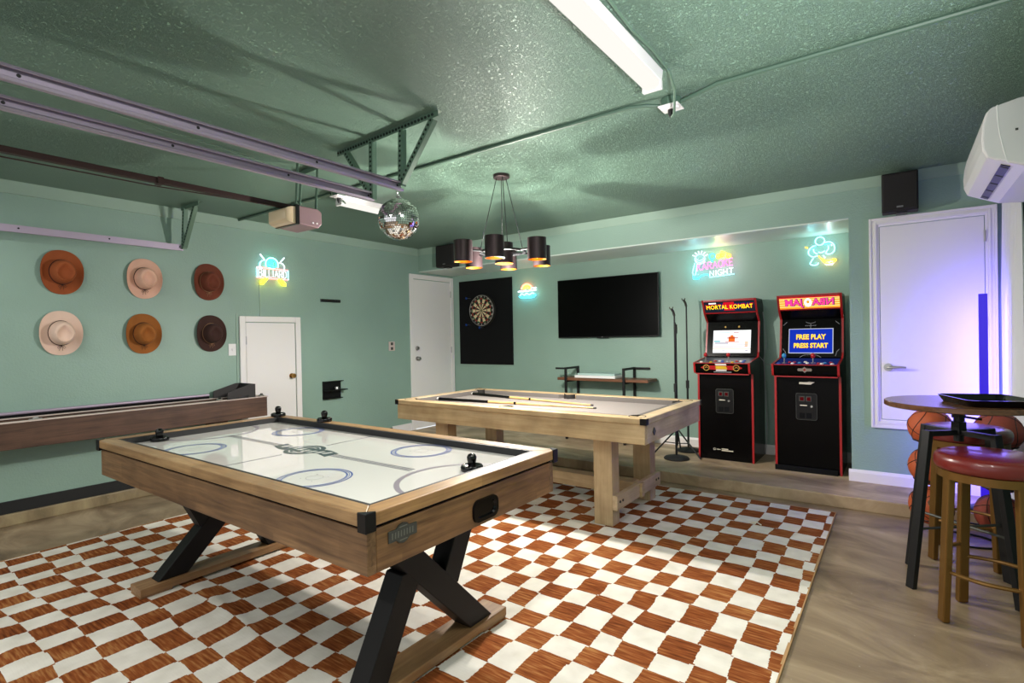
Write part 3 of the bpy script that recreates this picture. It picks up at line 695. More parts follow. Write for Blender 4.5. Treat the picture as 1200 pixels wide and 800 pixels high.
# ------------------------------------------------------------------ hats
def hat(y, z, m, label, first, cordm='hat_cord', rot=0.0):
    """cowboy hat hung crown outward on the left wall"""
    r = thing('cowboy_hat', label, 'hat', (XL, y, z), 'hats hung on the left wall')
    a, b_ = .137, .176      # brim half width (along y) and half length (along z)
    n = 48; MBm = MB()
    def ell(t, s, ax=a, bx=b_): return s*ax*math.cos(t), s*bx*math.sin(t)
    ca, cb = .078, .094
    def brim_h(t, k):        # k 0 at the crown .. 1 at the edge: sides roll away from the wall
        return .012 + .024*abs(math.cos(t))**2.2*k**2 - .006*abs(math.sin(t))**2*k**2
    rows = []
    for k in (0, .25, .5, .75, .92, 1.0):
        ring = []
        for i in range(n):
            t = 2*PI*i/n
            u = (ca*(1-k)+a*k)*math.cos(t); v = (cb*(1-k)+b_*k)*math.sin(t)
            sq = 1+.018*k*math.cos(4*t+PI); ring.append((XL+brim_h(t, k), y+u*sq, z+v*sq))
        rows.append(ring)
    back = [[(p[0]-.005, p[1], p[2]) for p in rw] for rw in rows]
    allr = rows + back[::-1]
    vr = [[MBm.bm.verts.new(p) for p in rw] for rw in allr]
    for j in range(len(vr)):
        A, B = vr[j], vr[(j+1) % len(vr)]
        for i in range(n): MBm.face([A[i], A[(i+1) % n], B[(i+1) % n], B[i]])
    MBm.build('brim', m, r, smooth=True, angle=60)
    c = MB(); rows = []
    H = .115
    for s in (1.0, .99, .96, .90, .82, .70):      # side wall up to the top ridge
        hh = {1.0: 0, .99: .03, .96: .06, .90: .085, .82: .102, .70: .112}[s]
        ring = []
        for i in range(n):
            t = 2*PI*i/n
            pin = 1-.14*max(0, math.sin(t))**1.5*(hh/H)     # pinched towards the upper (front) end
            ring.append((XL+.010+hh, y+ca*s*math.cos(t)*pin, z+cb*s*math.sin(t)))
        rows.append(ring)
    for s, dep in ((.58, .108), (.46, .096), (.30, .086), (.12, .083)):   # teardrop dent
        ring = []
        for i in range(n):
            t = 2*PI*i/n; tear = 1-.45*max(0, math.sin(t))
            ring.append((XL+.010+dep, y+ca*s*math.cos(t)*tear, z+cb*s*math.sin(t)*1.1-.004))
        rows.append(ring)
    vr = [[c.bm.verts.new(p) for p in rw] for rw in rows]
    for j in range(len(vr)-1):
        for i in range(n): c.face([vr[j][i], vr[j][(i+1) % n], vr[j+1][(i+1) % n], vr[j+1][i]])
    c.face(vr[-1])
    c.build('crown', m, r, smooth=True, angle=70)
    bn = MB(); pts = [(XL+.022, y+(ca+.0015)*math.cos(2*PI*i/32), z+(cb+.0015)*math.sin(2*PI*i/32)) for i in range(32)]
    bn.tube(pts, .0028, 6, closed=True)
    x = XL+.022; zb = z-cb-.004
    for s in (-1, 1):
        bn.tube([(x, y, zb), (x+.004, y+s*.014, zb-.004), (x+.003, y+s*.026, zb-.014), (x+.002, y+s*.02, zb-.024), (x+.003, y+s*.008, zb-.012), (x, y, zb)], .0013, 5)
        bn.tube([(x, y, zb), (x-.002, y+s*.007, zb-.02), (x-.003, y+s*.012-.004, zb-.04)], .0012, 5)
    bn.ball((x, y, zb), .005, 8, 6)
    bn.build('cord_band', cordm, r, smooth=True)
    return r
hat(1.295, 1.885, 'hat_rust', 'rust orange felt hat in the upper row, farthest from the small door', 1)
hat(1.855, 1.878, 'hat_blush', 'blush pink felt hat in the middle of the upper row', 0)
hat(2.385, 1.888, 'hat_brown', 'reddish brown felt hat ending the upper row', 0, 'hat_cord_tan')
hat(1.280, 1.410, 'hat_cream', 'pale cream felt hat in the lower row, below the rust one', 0)
hat(1.840, 1.402, 'hat_tan', 'tan brown felt hat in the middle of the lower row', 0)
hat(2.398, 1.402, 'hat_dark', 'dark chocolate felt hat ending the lower row', 0, 'hat_cord_tan')

# ------------------------------------------------------------------ neon signs
GL = {'A': [[(0,0),(.35,1),(.7,0)],[(.13,.36),(.57,.36)]], 'B': [[(0,0),(0,1),(.4,1),(.55,.88),(.55,.65),(.4,.53),(0,.53)],[(.4,.53),(.6,.4),(.6,.14),(.42,0),(0,0)]],
      'I': [[(.1,0),(.1,1)]], 'L': [[(0,1),(0,0),(.5,0)]], 'R': [[(0,0),(0,1),(.4,1),(.57,.87),(.57,.62),(.4,.5),(0,.5)],[(.3,.5),(.6,0)]],
      'D': [[(0,0),(0,1),(.35,1),(.6,.75),(.6,.25),(.35,0),(0,0)]], 'K': [[(0,0),(0,1)],[(.58,1),(0,.45)],[(.18,.6),(.6,0)]],
      'O': [[(.33+.33*math.cos(i*PI/8), .5+.5*math.sin(i*PI/8)) for i in range(17)]], 'E': [[(.52,1),(0,1),(0,0),(.52,0)],[(0,.52),(.42,.52)]],
      'N': [[(0,0),(0,1),(.58,0),(.58,1)]], 'G': [[(.6,.85),(.42,1),(.2,1),(0,.75),(0,.25),(.2,0),(.45,0),(.62,.2),(.62,.45),(.35,.45)]],
      'H': [[(0,0),(0,1)],[(.58,0),(.58,1)],[(0,.5),(.58,.5)]], 'T': [[(0,1),(.64,1)],[(.32,1),(.32,0)]]}
WD = {'I': .2, 'A': .7, 'L': .5, 'O': .66, 'E': .52, 'T': .64}
def strokes(txt, x0, x1, y0, y1, slope=0, gap=.22):
    tot = sum(WD.get(c, .6) for c in txt)+gap*(len(txt)-1); k = (x1-x0)/tot; x = x0; out = []
    for c in txt:
        for s in GL[c]: out.append([(x+p[0]*k, y0+p[1]*(y1-y0)+slope*(x+p[0]*k-x0)) for p in s])
        x += (WD.get(c, .6)+gap)*k
    return out
def sign(name, label, facing, c, tubes, back, glow):
    """tubes: list of (part name, material, radius, [polylines]); coordinates in metres about the sign's centre"""
    cx, cy, cz = c
    P = (lambda u, v, o: (cx+u, cy-o, cz+v)) if facing == '-y' else (lambda u, v, o: (cx+o, cy+u, cz+v))
    r = thing(name, label, 'neon sign', c)
    b = MB(); A = [b.bm.verts.new(P(u, v, .012)) for u, v in back]; B = [b.bm.verts.new(P(u, v, .017)) for u, v in back]
    b.face(A); b.face(B); n = len(back)
    for i in range(n): b.face([A[i], A[(i+1) % n], B[(i+1) % n], B[i]])
    b.build('backing', 'acrylic', r)
    for nm, m, rad, lines in tubes:
        t = MB()
        for l in lines:
            cl = (Vector(l[0])-Vector(l[-1])).length < 1e-5 and len(l) > 3
            t.tube([P(u, v, .022+rad) for u, v in l], rad, 6, closed=cl)
        t.build(nm, m, r, smooth=True)
    for u, v, pw, cc in glow:      # the light that the tubes throw on wall, soffit and ceiling
        l_ = bpy.data.lights.new(name+'_light', 'POINT'); l_.energy = pw*.38; l_.color = cc; l_.shadow_soft_size = 0
        lo_ = bpy.data.objects.new(name+'_light', l_); lo_.location = P(u, v, .13); COL.objects.link(lo_)
    st = MB()
    us = [p[0] for p in back]; vs = [p[1] for p in back]
    for u in (min(us)*.7, max(us)*.7):
        for v in (min(vs)*.55, max(vs)*.55): st.cyl(P(u, v, 0), P(u, v, .012), .005, n=8)
    st.build('standoff', 'steel', r)
    return r
# billiard sign on the left wall
circ = lambda cx, cy, r_, n_=24: [(cx+r_*math.cos(2*PI*i/n_), cy+r_*math.sin(2*PI*i/n_)) for i in range(n_+1)]
bill = [('cue_tips', 'neon_white', .006, [[(-.135, .155), (-.085, .095)], [(.13, .145), (.085, .095)]]),
        ('cue_butts', 'neon_yellow', .008, [[(-.06, -.085), (-.115, -.15), (-.135, -.15), (-.135, -.135), (-.085, -.085)], [(.06, -.085), (.115, -.15), (.135, -.15), (.135, -.135), (.085, -.085)]]),
        ('ball_outline', 'neon_ice', .006, [arc((-.01, .06), .068, -25, 205, 20), arc((-.09, .045), .05, 90, 230, 10)]),
        ('ball_number', 'neon_green', .0045, [circ(-.018, .08, .018, 12), circ(-.012, .052, .019, 12), circ(-.012, .064, .046, 20)]),
        ('side_ball', 'neon_white', .005, [arc((.085, .04), .045, -40, 110, 10)]),
        ('border_red', 'neon_red', .005, [[(-.165, .018), (.165, .012)], [(-.165, -.085), (.165, -.088)]]),
        ('border_white', 'neon_ice', .005, [[(-.17, .02), (-.17, -.085)], [(.17, .012), (.17, -.088)]]),
        ('lettering', 'neon_white', .0032, strokes('BILLIARD', -.15, .15, -.072, .002))]
sign('billiard_sign', 'neon billiard sign with crossed cues over the small white door', '+x', (XL, 3.022, 2.055), bill, rrect(0, 0, .37, .34, .05), [(-.1, .03, .35, (.35, .95, 1)), (0, .1, .35, (.4, 1, .75)), (.1, 0, .3, (1, .8, .8)), (-.1, -.14, .3, (1, .95, .35)), (.1, -.14, .3, (1, .95, .35))])
MB().box(XL, XL+.008, 2.884, 2.896, 1.575, 1.93).build('sign_cord', 'trim_green', None)
tag(bpy.data.objects['sign_cord'], 'green cord channel running down from the billiard sign to the door', 'cord')
MB().box(XL, XL+.008, 2.640, 2.652, .19, 1.60).build('cord_channel', 'trim_green', None)
tag(bpy.data.objects['cord_channel'], 'thin green cord channel beside the small white door casing', 'cord')
# small snack sign beside the dart panel
sm = [('arch', 'neon_coral', .008, [arc((-.01, .01), .085, 15, 165, 16)]), ('arch_inner', 'neon_orange', .005, [arc((-.01, .01), .06, 20, 160, 14)]),
      ('dots', 'neon_yellow', .007, [[(-.045, .035), (-.04, .035)], [(-.012, .045), (-.006, .045)], [(.022, .035), (.028, .035)]]),
      ('upper_line', 'neon_white', .007, [[(-.15, .0), (-.11, .012), (-.07, -.002), (-.03, .012), (.01, -.002), (.05, .014), (.09, .002), (.13, .03)], [(.06, .035), (.14, .04)], [(-.15, .0), (.14, .008)]]),
      ('lower_line', 'neon_ice', .007, [[(-.12, -.055), (-.09, -.025), (-.05, -.05), (-.01, -.022), (.03, -.05), (.08, -.025), (.11, -.04)]]),
      ('base_line', 'neon_cyan', .008, [[(-.13, -.06), (-.09, -.082), (.08, -.082), (.125, -.05)]])]
sign('snack_sign', 'small orange and cyan arched neon sign beside the black dart panel', '-y', (-3.945, YB, 1.915), sm, rrect(0, -.005, .33, .22, .06), [(0, .06, .45, (1, .7, .3)), (-.09, -.03, .6, (.35, .95, 1)), (.09, -.03, .6, (.4, 1, .75))])
# karaoke sign
sl = .085
ka = [('microphone', 'neon_ice', .0045, [circ(-.135, .075, .052, 22), arc((-.135, .085), .047, 200, 340, 8), arc((-.135, .105), .045, 205, 335, 8), [(-.19, .035), (-.215, -.06), (-.205, -.095), (-.185, -.09), (-.165, .02)]]),
      ('microphone_cord', 'neon_cyan', .0045, [[(-.205, -.095), (-.205, -.13), (-.17, -.135), (-.12, -.10), (-.07, -.095), (-.04, -.105)]]),
      ('crown', 'neon_white', .005, [[(-.135+.06*math.cos(math.radians(t)), .082+.058*math.sin(math.radians(t))), (-.135+.088*math.cos(math.radians(t)), .082+.08*math.sin(math.radians(t)))] for t in (25, 50, 75, 100, 125, 150)]),
      ('singer', 'neon_green', .0045, [circ(-.008, .09, .03, 14), [(-.012, .058), (-.02, .035), (.002, .035)]]),
      ('note_yellow', 'neon_yellow', .0045, [circ(.055, .085, .02, 12), [(.074, .09), (.085, .135), (.115, .125), (.105, .095)], circ(.092, .09, .015, 10)]),
      ('note_orange', 'neon_orange', .0045, [[(.13, .11), (.175, .09), (.175, .07)], circ(.155, .078, .02, 12)]),
      ('spark', 'neon_pink', .005, [[(.125, .05), (.131, .05)], [(-.085, .035), (-.079, .035)]]),
      ('lettering_upper', 'neon_pink', .005, strokes('KARAOKE', -.165, .195, -.05, .022, sl)),
      ('lettering_lower', 'neon_white', .004, strokes('NIGHT', -.035, .2, -.115, -.062, .06)),
      ('underline', 'neon_ice', .004, [[(-.04, -.128), (.21, -.112)]])]
sign('karaoke_sign', 'neon karaoke night sign above the left arcade machine', '-y', (-1.575, YB, 2.035), ka, rrect(0, 0, .46, .31, .07), [(-.17, .02, 1.0, (.35, .95, 1)), (-.15, -.11, .8, (.35, .95, 1)), (.14, 0, 1.0, (1, .55, .9)), (.07, .1, .7, (1, .95, .35)), (.08, -.09, .8, (.75, 1, 1))])
# hockey player sign
def smooth(pts, n=5, closed=False):
    out = []; m = len(pts)
    for i in range(m if closed else m-1):
        q = [pts[(i+k) % m] if closed else pts[min(max(i+k, 0), m-1)] for k in (-1, 0, 1, 2)]
        for j in range(n):
            t = j/n
            out.append(tuple(.5*(2*q[1][c]+(q[2][c]-q[0][c])*t+(2*q[0][c]-5*q[1][c]+4*q[2][c]-q[3][c])*t*t+(3*q[1][c]-q[0][c]-3*q[2][c]+q[3][c])*t**3) for c in (0, 1)))
    out.append(out[0] if closed else pts[-1]); return out
hk_ = lambda *pts: smooth([((x-380)*.00046, (385-y)*.00047) for x, y in pts])
hp = [('player', 'neon_ice', .0048, [[((350+82*math.cos(t*PI/10)-380)*.00046, (385-185-82*math.sin(t*PI/10))*.00047) for t in range(21)],
                                     hk_((275, 268), (215, 285), (160, 335), (140, 400), (170, 460), (235, 492), (300, 470)), hk_((232, 335), (245, 395), (300, 440)),
                                     hk_((435, 225), (510, 218), (575, 255), (608, 335), (590, 420), (520, 462), (455, 445), (465, 405), (500, 350), (497, 295)),
                                     hk_((318, 405), (375, 420), (440, 388)), hk_((232, 512), (195, 570), (170, 630), (240, 662), (300, 648), (318, 615)), hk_((400, 470), (440, 530))]),
      ('shoulders', 'neon_cyan', .004, [hk_((175, 330), (220, 285), (280, 280)), hk_((430, 262), (480, 240), (530, 250))]),
      ('stick', 'neon_orange', .005, [hk_((320, 480), (370, 550), (420, 615), (500, 640), (590, 620), (630, 585), (590, 570), (520, 590), (440, 590), (400, 540))]),
      ('stick_end', 'neon_orange', .0045, [hk_((80, 280), (105, 290), (130, 300))])]
sign('hockey_player_sign', 'cyan neon hockey player sign with yellow stick above the right arcade', '-y', (-.582, YB, 2.072), hp, rrect(0, -.005, .25, .27, .06), [(-.08, .04, .7, (.35, .95, 1)), (.07, .06, .7, (.75, 1, 1)), (.06, -.09, .7, (1, .7, .3)), (-.06, -.09, .45, (.35, .95, 1))])

# ------------------------------------------------------------------ things on the walls
MB().box(XL, XL+.02, 3.592, 3.850, 1.753, 1.787).build('cue_clip_rack', None, None, bevel=.003).data.materials.append(MATS['black_plastic'])
cr = tag(bpy.data.objects['cue_clip_rack'], 'black cue clip bar on the left wall', 'cue rack')
for k in range(5):
    y_ = 3.63+k*.045
    b = MB(); [b.tube([(XL+.045+.012*math.cos(t), y_+.012*math.sin(t), 1.77) for t in [math.radians(a_) for a_ in range(40, 330, 29)]], .004, 6)]
    o = MB().tube([(.02, y_-3.721, .017)]+[(.034+.013*math.cos(math.radians(a_)), y_-3.721+.013*math.sin(math.radians(a_)), .017) for a_ in range(200, 500, 30)], .0035, 6)
    o.build('clip', 'pewter', None, own=False); ob = bpy.data.objects[-1] if False else [q for q in bpy.data.objects if q.name.startswith('clip') and q.parent is None][-1]
    ob.parent = cr; ob.location = (-.010, 0, 0); b.bm.free()
cs_ = thing('cue_butt_rack', 'black wall rack with small shelf below the cue clip bar', 'cue rack', (XL, 3.73, .643))
MB().box(XL, XL+.012, 3.595, 3.835, .648, .85).build('back_plate', 'black_plastic', cs_, bevel=.002)
MB().box(XL+.012, XL+.11, 3.595, 3.86, .742, .754).build('shelf', 'black_plastic', cs_, bevel=.002)
MB().box(XL+.012, XL+.05, 3.595, 3.85, .842, .85).build('top_lip', 'black_plastic', cs_, bevel=.001)
MB().box(XL+.012, XL+.045, 3.595, 3.84, .648, .656).build('bottom_lip', 'black_plastic', cs_, bevel=.001)
MB().lathe([(0,0),(.022,0),(.024,.02),(.016,.032),(0,.034)], (XL+.06, 3.745, .754), 'z', 16).build('chalk_holder', 'steel', None, smooth=True)
tag(bpy.data.objects['chalk_holder'], 'small silver piece sitting on the black wall rack shelf', 'holder')
def plate(name, label, cat, y, z, w_, h_, m, kind):
    r = thing(name, label, cat, (XL, y, z))
    MB().box(XL, XL+.007, y-w_/2, y+w_/2, z-h_/2, z+h_/2).build('cover', m, r, bevel=.002)
    if kind == 'switch': MB().box(XL+.007, XL+.016, y-.006, y+.006, z-.012, z+.012).build('toggle', 'white_plastic', r, bevel=.002)
    else:
        for dz in (-.03, .03): MB().box(XL+.007, XL+.009, y-.02, y+.02, z+dz-.018, z+dz+.018).build('socket', 'pewter', r, bevel=.003)
plate('light_switch', 'white light switch between the dark hat and the small door', 'switch', 2.598, 1.242, .072, .115, 'white_plastic', 'switch')
plate('wall_outlet', 'beige outlet plate on the left wall near the tall door', 'outlet', 4.625, 1.228, .098, .118, 'beige_plate', 'outlet')
# dart panel, board, darts
MB().box(-5.15, -4.205, YB-.018, YB-.0005, .943, 2.128).build('dart_backboard', 'black_matte', None, bevel=.003)
tag(bpy.data.objects['dart_backboard'], 'tall black panel on the back wall behind the dartboard', 'panel')
dc = Vector((-4.706, YB-.018, 1.694)); db = thing('dartboard', 'round dartboard with cream and black wedges on the black panel', 'dartboard', tuple(dc))
MB().lathe([(0,0),(.226,0),(.226,-.036),(.222,-.04),(0,-.04)], tuple(dc), 'y', 60).build('board', 'dart_black', db)
sg = MB(); yy = dc.y-.0405
rings = [(.016, .095), (.095, .107), (.107, .16), (.16, .172)]
for k in range(20):
    a0, a1 = math.radians(k*18-9), math.radians(k*18+9)
    for ri, (r0, r1) in enumerate(rings):
        sg.use(('dart_cream', 'dart_black')[k % 2] if ri in (0, 2) else ('dart_green', 'dart_red')[k % 2])
        sg.poly([(dc.x+r*math.cos(a), yy, dc.z+r*math.sin(a)) for r, a in ((r0, a0), (r1, a0), (r1, (a0+a1)/2), (r1, a1), (r0, a1))])
sg.use('dart_green'); sg.poly([(dc.x+.016*math.cos(t*PI/8), yy, dc.z+.016*math.sin(t*PI/8)) for t in range(16)])
sg.use('dart_red'); sg.poly([(dc.x+.007*math.cos(t*PI/6), yy-.0006, dc.z+.007*math.sin(t*PI/6)) for t in range(12)])
sg.build('wedges', None, db)
nb = MB().tube([(dc.x+.212*math.cos(t*PI/24), yy-.002, dc.z+.212*math.sin(t*PI/24)) for t in range(48)], .003, 6, closed=True)
nb.build('number_ring', 'steel', db)
for i, q in enumerate((20,1,18,4,13,6,10,15,2,17,3,19,7,16,8,11,14,9,12,5)):
    a = math.radians(90-18*i)
    text('number', str(q), 'cream_print', .034, face_m((dc.x+.194*math.cos(a), yy-.001, dc.z+.194*math.sin(a)), '-y'), db, .0004)
for x_, z_, lab in ((-4.94, 1.50, 'dart stuck in the black panel at the lower side of the board, nearer the door'), (-4.93, 1.875, 'dart stuck in the black panel by the upper edge of the dartboard'), (-4.70, 1.455, 'dart stuck in the black panel just under the dartboard')):
    r = thing('dart', lab, 'dart', (x_, YB-.018, z_), 'darts in the black panel'); y_ = YB-.018
    MB().tube([(x_, y_, z_), (x_, y_-.03, z_), (x_, y_-.032, z_), (x_, y_-.075, z_)], [.001, .0015, .004, .0035], 8).build('barrel', 'steel', r)
    MB().box(x_-.014, x_+.014, y_-.11, y_-.08, z_-.0006, z_+.0006).box(x_-.0006, x_+.0006, y_-.11, y_-.08, z_-.014, z_+.014).cyl((x_, y_-.075, z_), (x_, y_-.09, z_), .002, n=6).build('flight', 'btn_blue', r)
# television
tv = thing('television', 'large black flat television on the back wall', 'television', (-2.81, 5.74, 1.29))
MB().box(-3.462, -2.157, 5.742, 5.775, 1.293, 2.010).build('case', 'black_plastic', tv, bevel=.004)
MB().box(-3.452, -2.167, 5.7405, 5.744, 1.306, 2.002).build('screen', 'tv_screen', tv)
MB().box(-2.93, -2.78, 5.745, 5.765, 1.284, 1.294).build('sensor_bar', 'black_plastic', tv, bevel=.002)
MB().box(-2.865, -2.845, 5.740, 5.745, 1.294, 1.301).build('maker_plate', 'logo_grey', tv)
MB().box(-3.0, -2.6, 5.775, YB, 1.5, 1.8).build('wall_mount', 'black_metal', tv)
# speakers on the header
def speaker(x0_, x1_, z0_, z1_, y0_, lab):
    r = thing('wall_speaker', lab, 'speaker', ((x0_+x1_)/2, YF, z0_), 'black speakers near the ceiling')
    MB().box(x0_, x1_, y0_+.012, YF-.05, z0_, z1_).build('cabinet', 'speaker_black', r, bevel=.008)
    MB().box(x0_+.008, x1_-.008, y0_, y0_+.014, z0_+.012, z1_-.012).build('grille', 'speaker_black', r, bevel=.005)
    xm_ = (x0_+x1_)/2
    MB().box(xm_-.02, xm_+.02, y0_-.0015, y0_+.002, z0_+.028, z0_+.04).build('maker_plate', 'logo_grey', r)
    MB().box(xm_-.03, xm_+.03, YF-.052, YF, (z0_+z1_)/2-.05, (z0_+z1_)/2+.05).build('bracket', 'black_metal', r)
    MB().box(xm_-.025, xm_+.045, y0_+.03, y0_+.11, z0_-.012, z0_).build('mount_foot', 'black_metal', r)
speaker(-.098, .126, 2.205, 2.50, 4.95, 'black wall speaker above the right white door')
speaker(-4.80, -4.50, 2.222, 2.50, 4.95, 'black wall speaker on the header behind the chandelier')
# console shelf under the television
ws = thing('console_shelf', 'black metal console with wooden plank under the television', 'shelf', (-2.78, 5.65, PZ))
MB().box(-3.34, -2.20, 5.50, 5.77, .79, .822).build('plank', 'shelf_wood', ws, bevel=.003)
MB().box(-3.34, -2.20, 5.50, 5.77, .25, .28).build('plank', 'shelf_wood', ws, bevel=.003)
for xf in (-3.215, -2.475):
    f = MB().box(xf-.013, xf+.013, 5.475, 5.50, PZ, .945).box(xf-.013, xf+.013, 5.772, 5.798, PZ, .945).box(xf-.013, xf+.013, 5.50, 5.772, .92, .945).box(xf-.013, xf+.013, 5.50, 5.772, .768, .79)
    f.build('side_frame', 'black_metal', ws, bevel=.002)
MB().box(-3.35, -3.228, 5.475, 5.50, .92, .942).build('end_bar', 'black_metal', ws, bevel=.002)
MB().box(-2.462, -2.29, 5.772, 5.798, .92, .942).build('end_bar', 'black_metal', ws, bevel=.002)
def slab(name, lab, cat, a, m, grp=None):
    o = MB().box(*a).build(name, m, None, bevel=.003); tag(o, lab, cat, grp); return o
slab('game_box', 'flat white box lying on the console plank, lower of two', 'box', (-3.12, -2.60, 5.53, 5.74, .822, .852), 'paper_white')
slab('game_box', 'thin pale teal box on top of the white box', 'box', (-3.09, -2.61, 5.545, 5.73, .852, .876), 'paper_teal')
for k, xx in enumerate((-3.02, -2.9, -2.78, -2.68)):
    pass
# microphone stands
def mic_stand(name, lab, x, y, ztop, zclamp):
    r = thing(name, lab, 'microphone stand', (x, y, PZ), 'round base microphone stands')
    MB().lathe([(0,0),(.118,0),(.122,.008),(.11,.022),(.05,.036),(.022,.042),(.0,.042)], (x, y, PZ), 'z', 36).build('base', 'black_rubber', r, smooth=True)
    MB().cyl((x, y, PZ+.04), (x, y, zclamp), .011, n=12).build('lower_pole', 'black_metal', r, smooth=True)
    MB().cyl((x, y, zclamp-.03), (x, y, zclamp+.05), .017, n=12).build('clutch', 'black_rubber', r, smooth=True)
    MB().cyl((x, y, zclamp), (x, y, ztop-.06), .0075, n=10).build('upper_pole', 'black_metal', r, smooth=True)
    c = MB().tube([(x, y, ztop-.07), (x-.004, y-.02, ztop-.03), (x-.012, y-.045, ztop-.005)], .012, 10)
    c.tube([(x-.012+.016*math.cos(math.radians(t)), y-.05, ztop+.008+.016*math.sin(math.radians(t))) for t in range(-200, 21, 22)], .005, 6)
    c.build('microphone_clip', 'pewter', r, smooth=True)
mic_stand('microphone_stand', 'black round based microphone stand, nearer the pool table', -1.776, 5.14, 1.565, .78)
mic_stand('microphone_stand', 'taller black round based microphone stand close to the back wall', -1.79, 5.55, 1.67, .78)
x, y = -1.82, 5.30
r = thing('tripod_stand', 'black tripod microphone stand behind the round based stand', 'microphone stand', (x, y, PZ))
MB().cyl((x, y, PZ+.10), (x, y, 1.38), .009, n=10).build('pole', 'black_metal', r)
for k in range(3):
    t = math.radians(100+120*k)
    ex, ey = x+.27*math.cos(t), y+.24*math.sin(t)
    MB().tube([(x, y, PZ+.27), (ex, ey, PZ+.008)], .008, 8).tube([(x, y, PZ+.12), (x+(ex-x)*.5, y+(ey-y)*.5, PZ+.139)], .005, 6).build('leg', 'black_metal', r)
MB().cyl((x, y, 1.32), (x, y, 1.41), .016, n=12).tube([(x, y, 1.40), (x+.0, y-.03, 1.43)], .01, 8).build('top_joint', 'black_rubber', r, smooth=True)

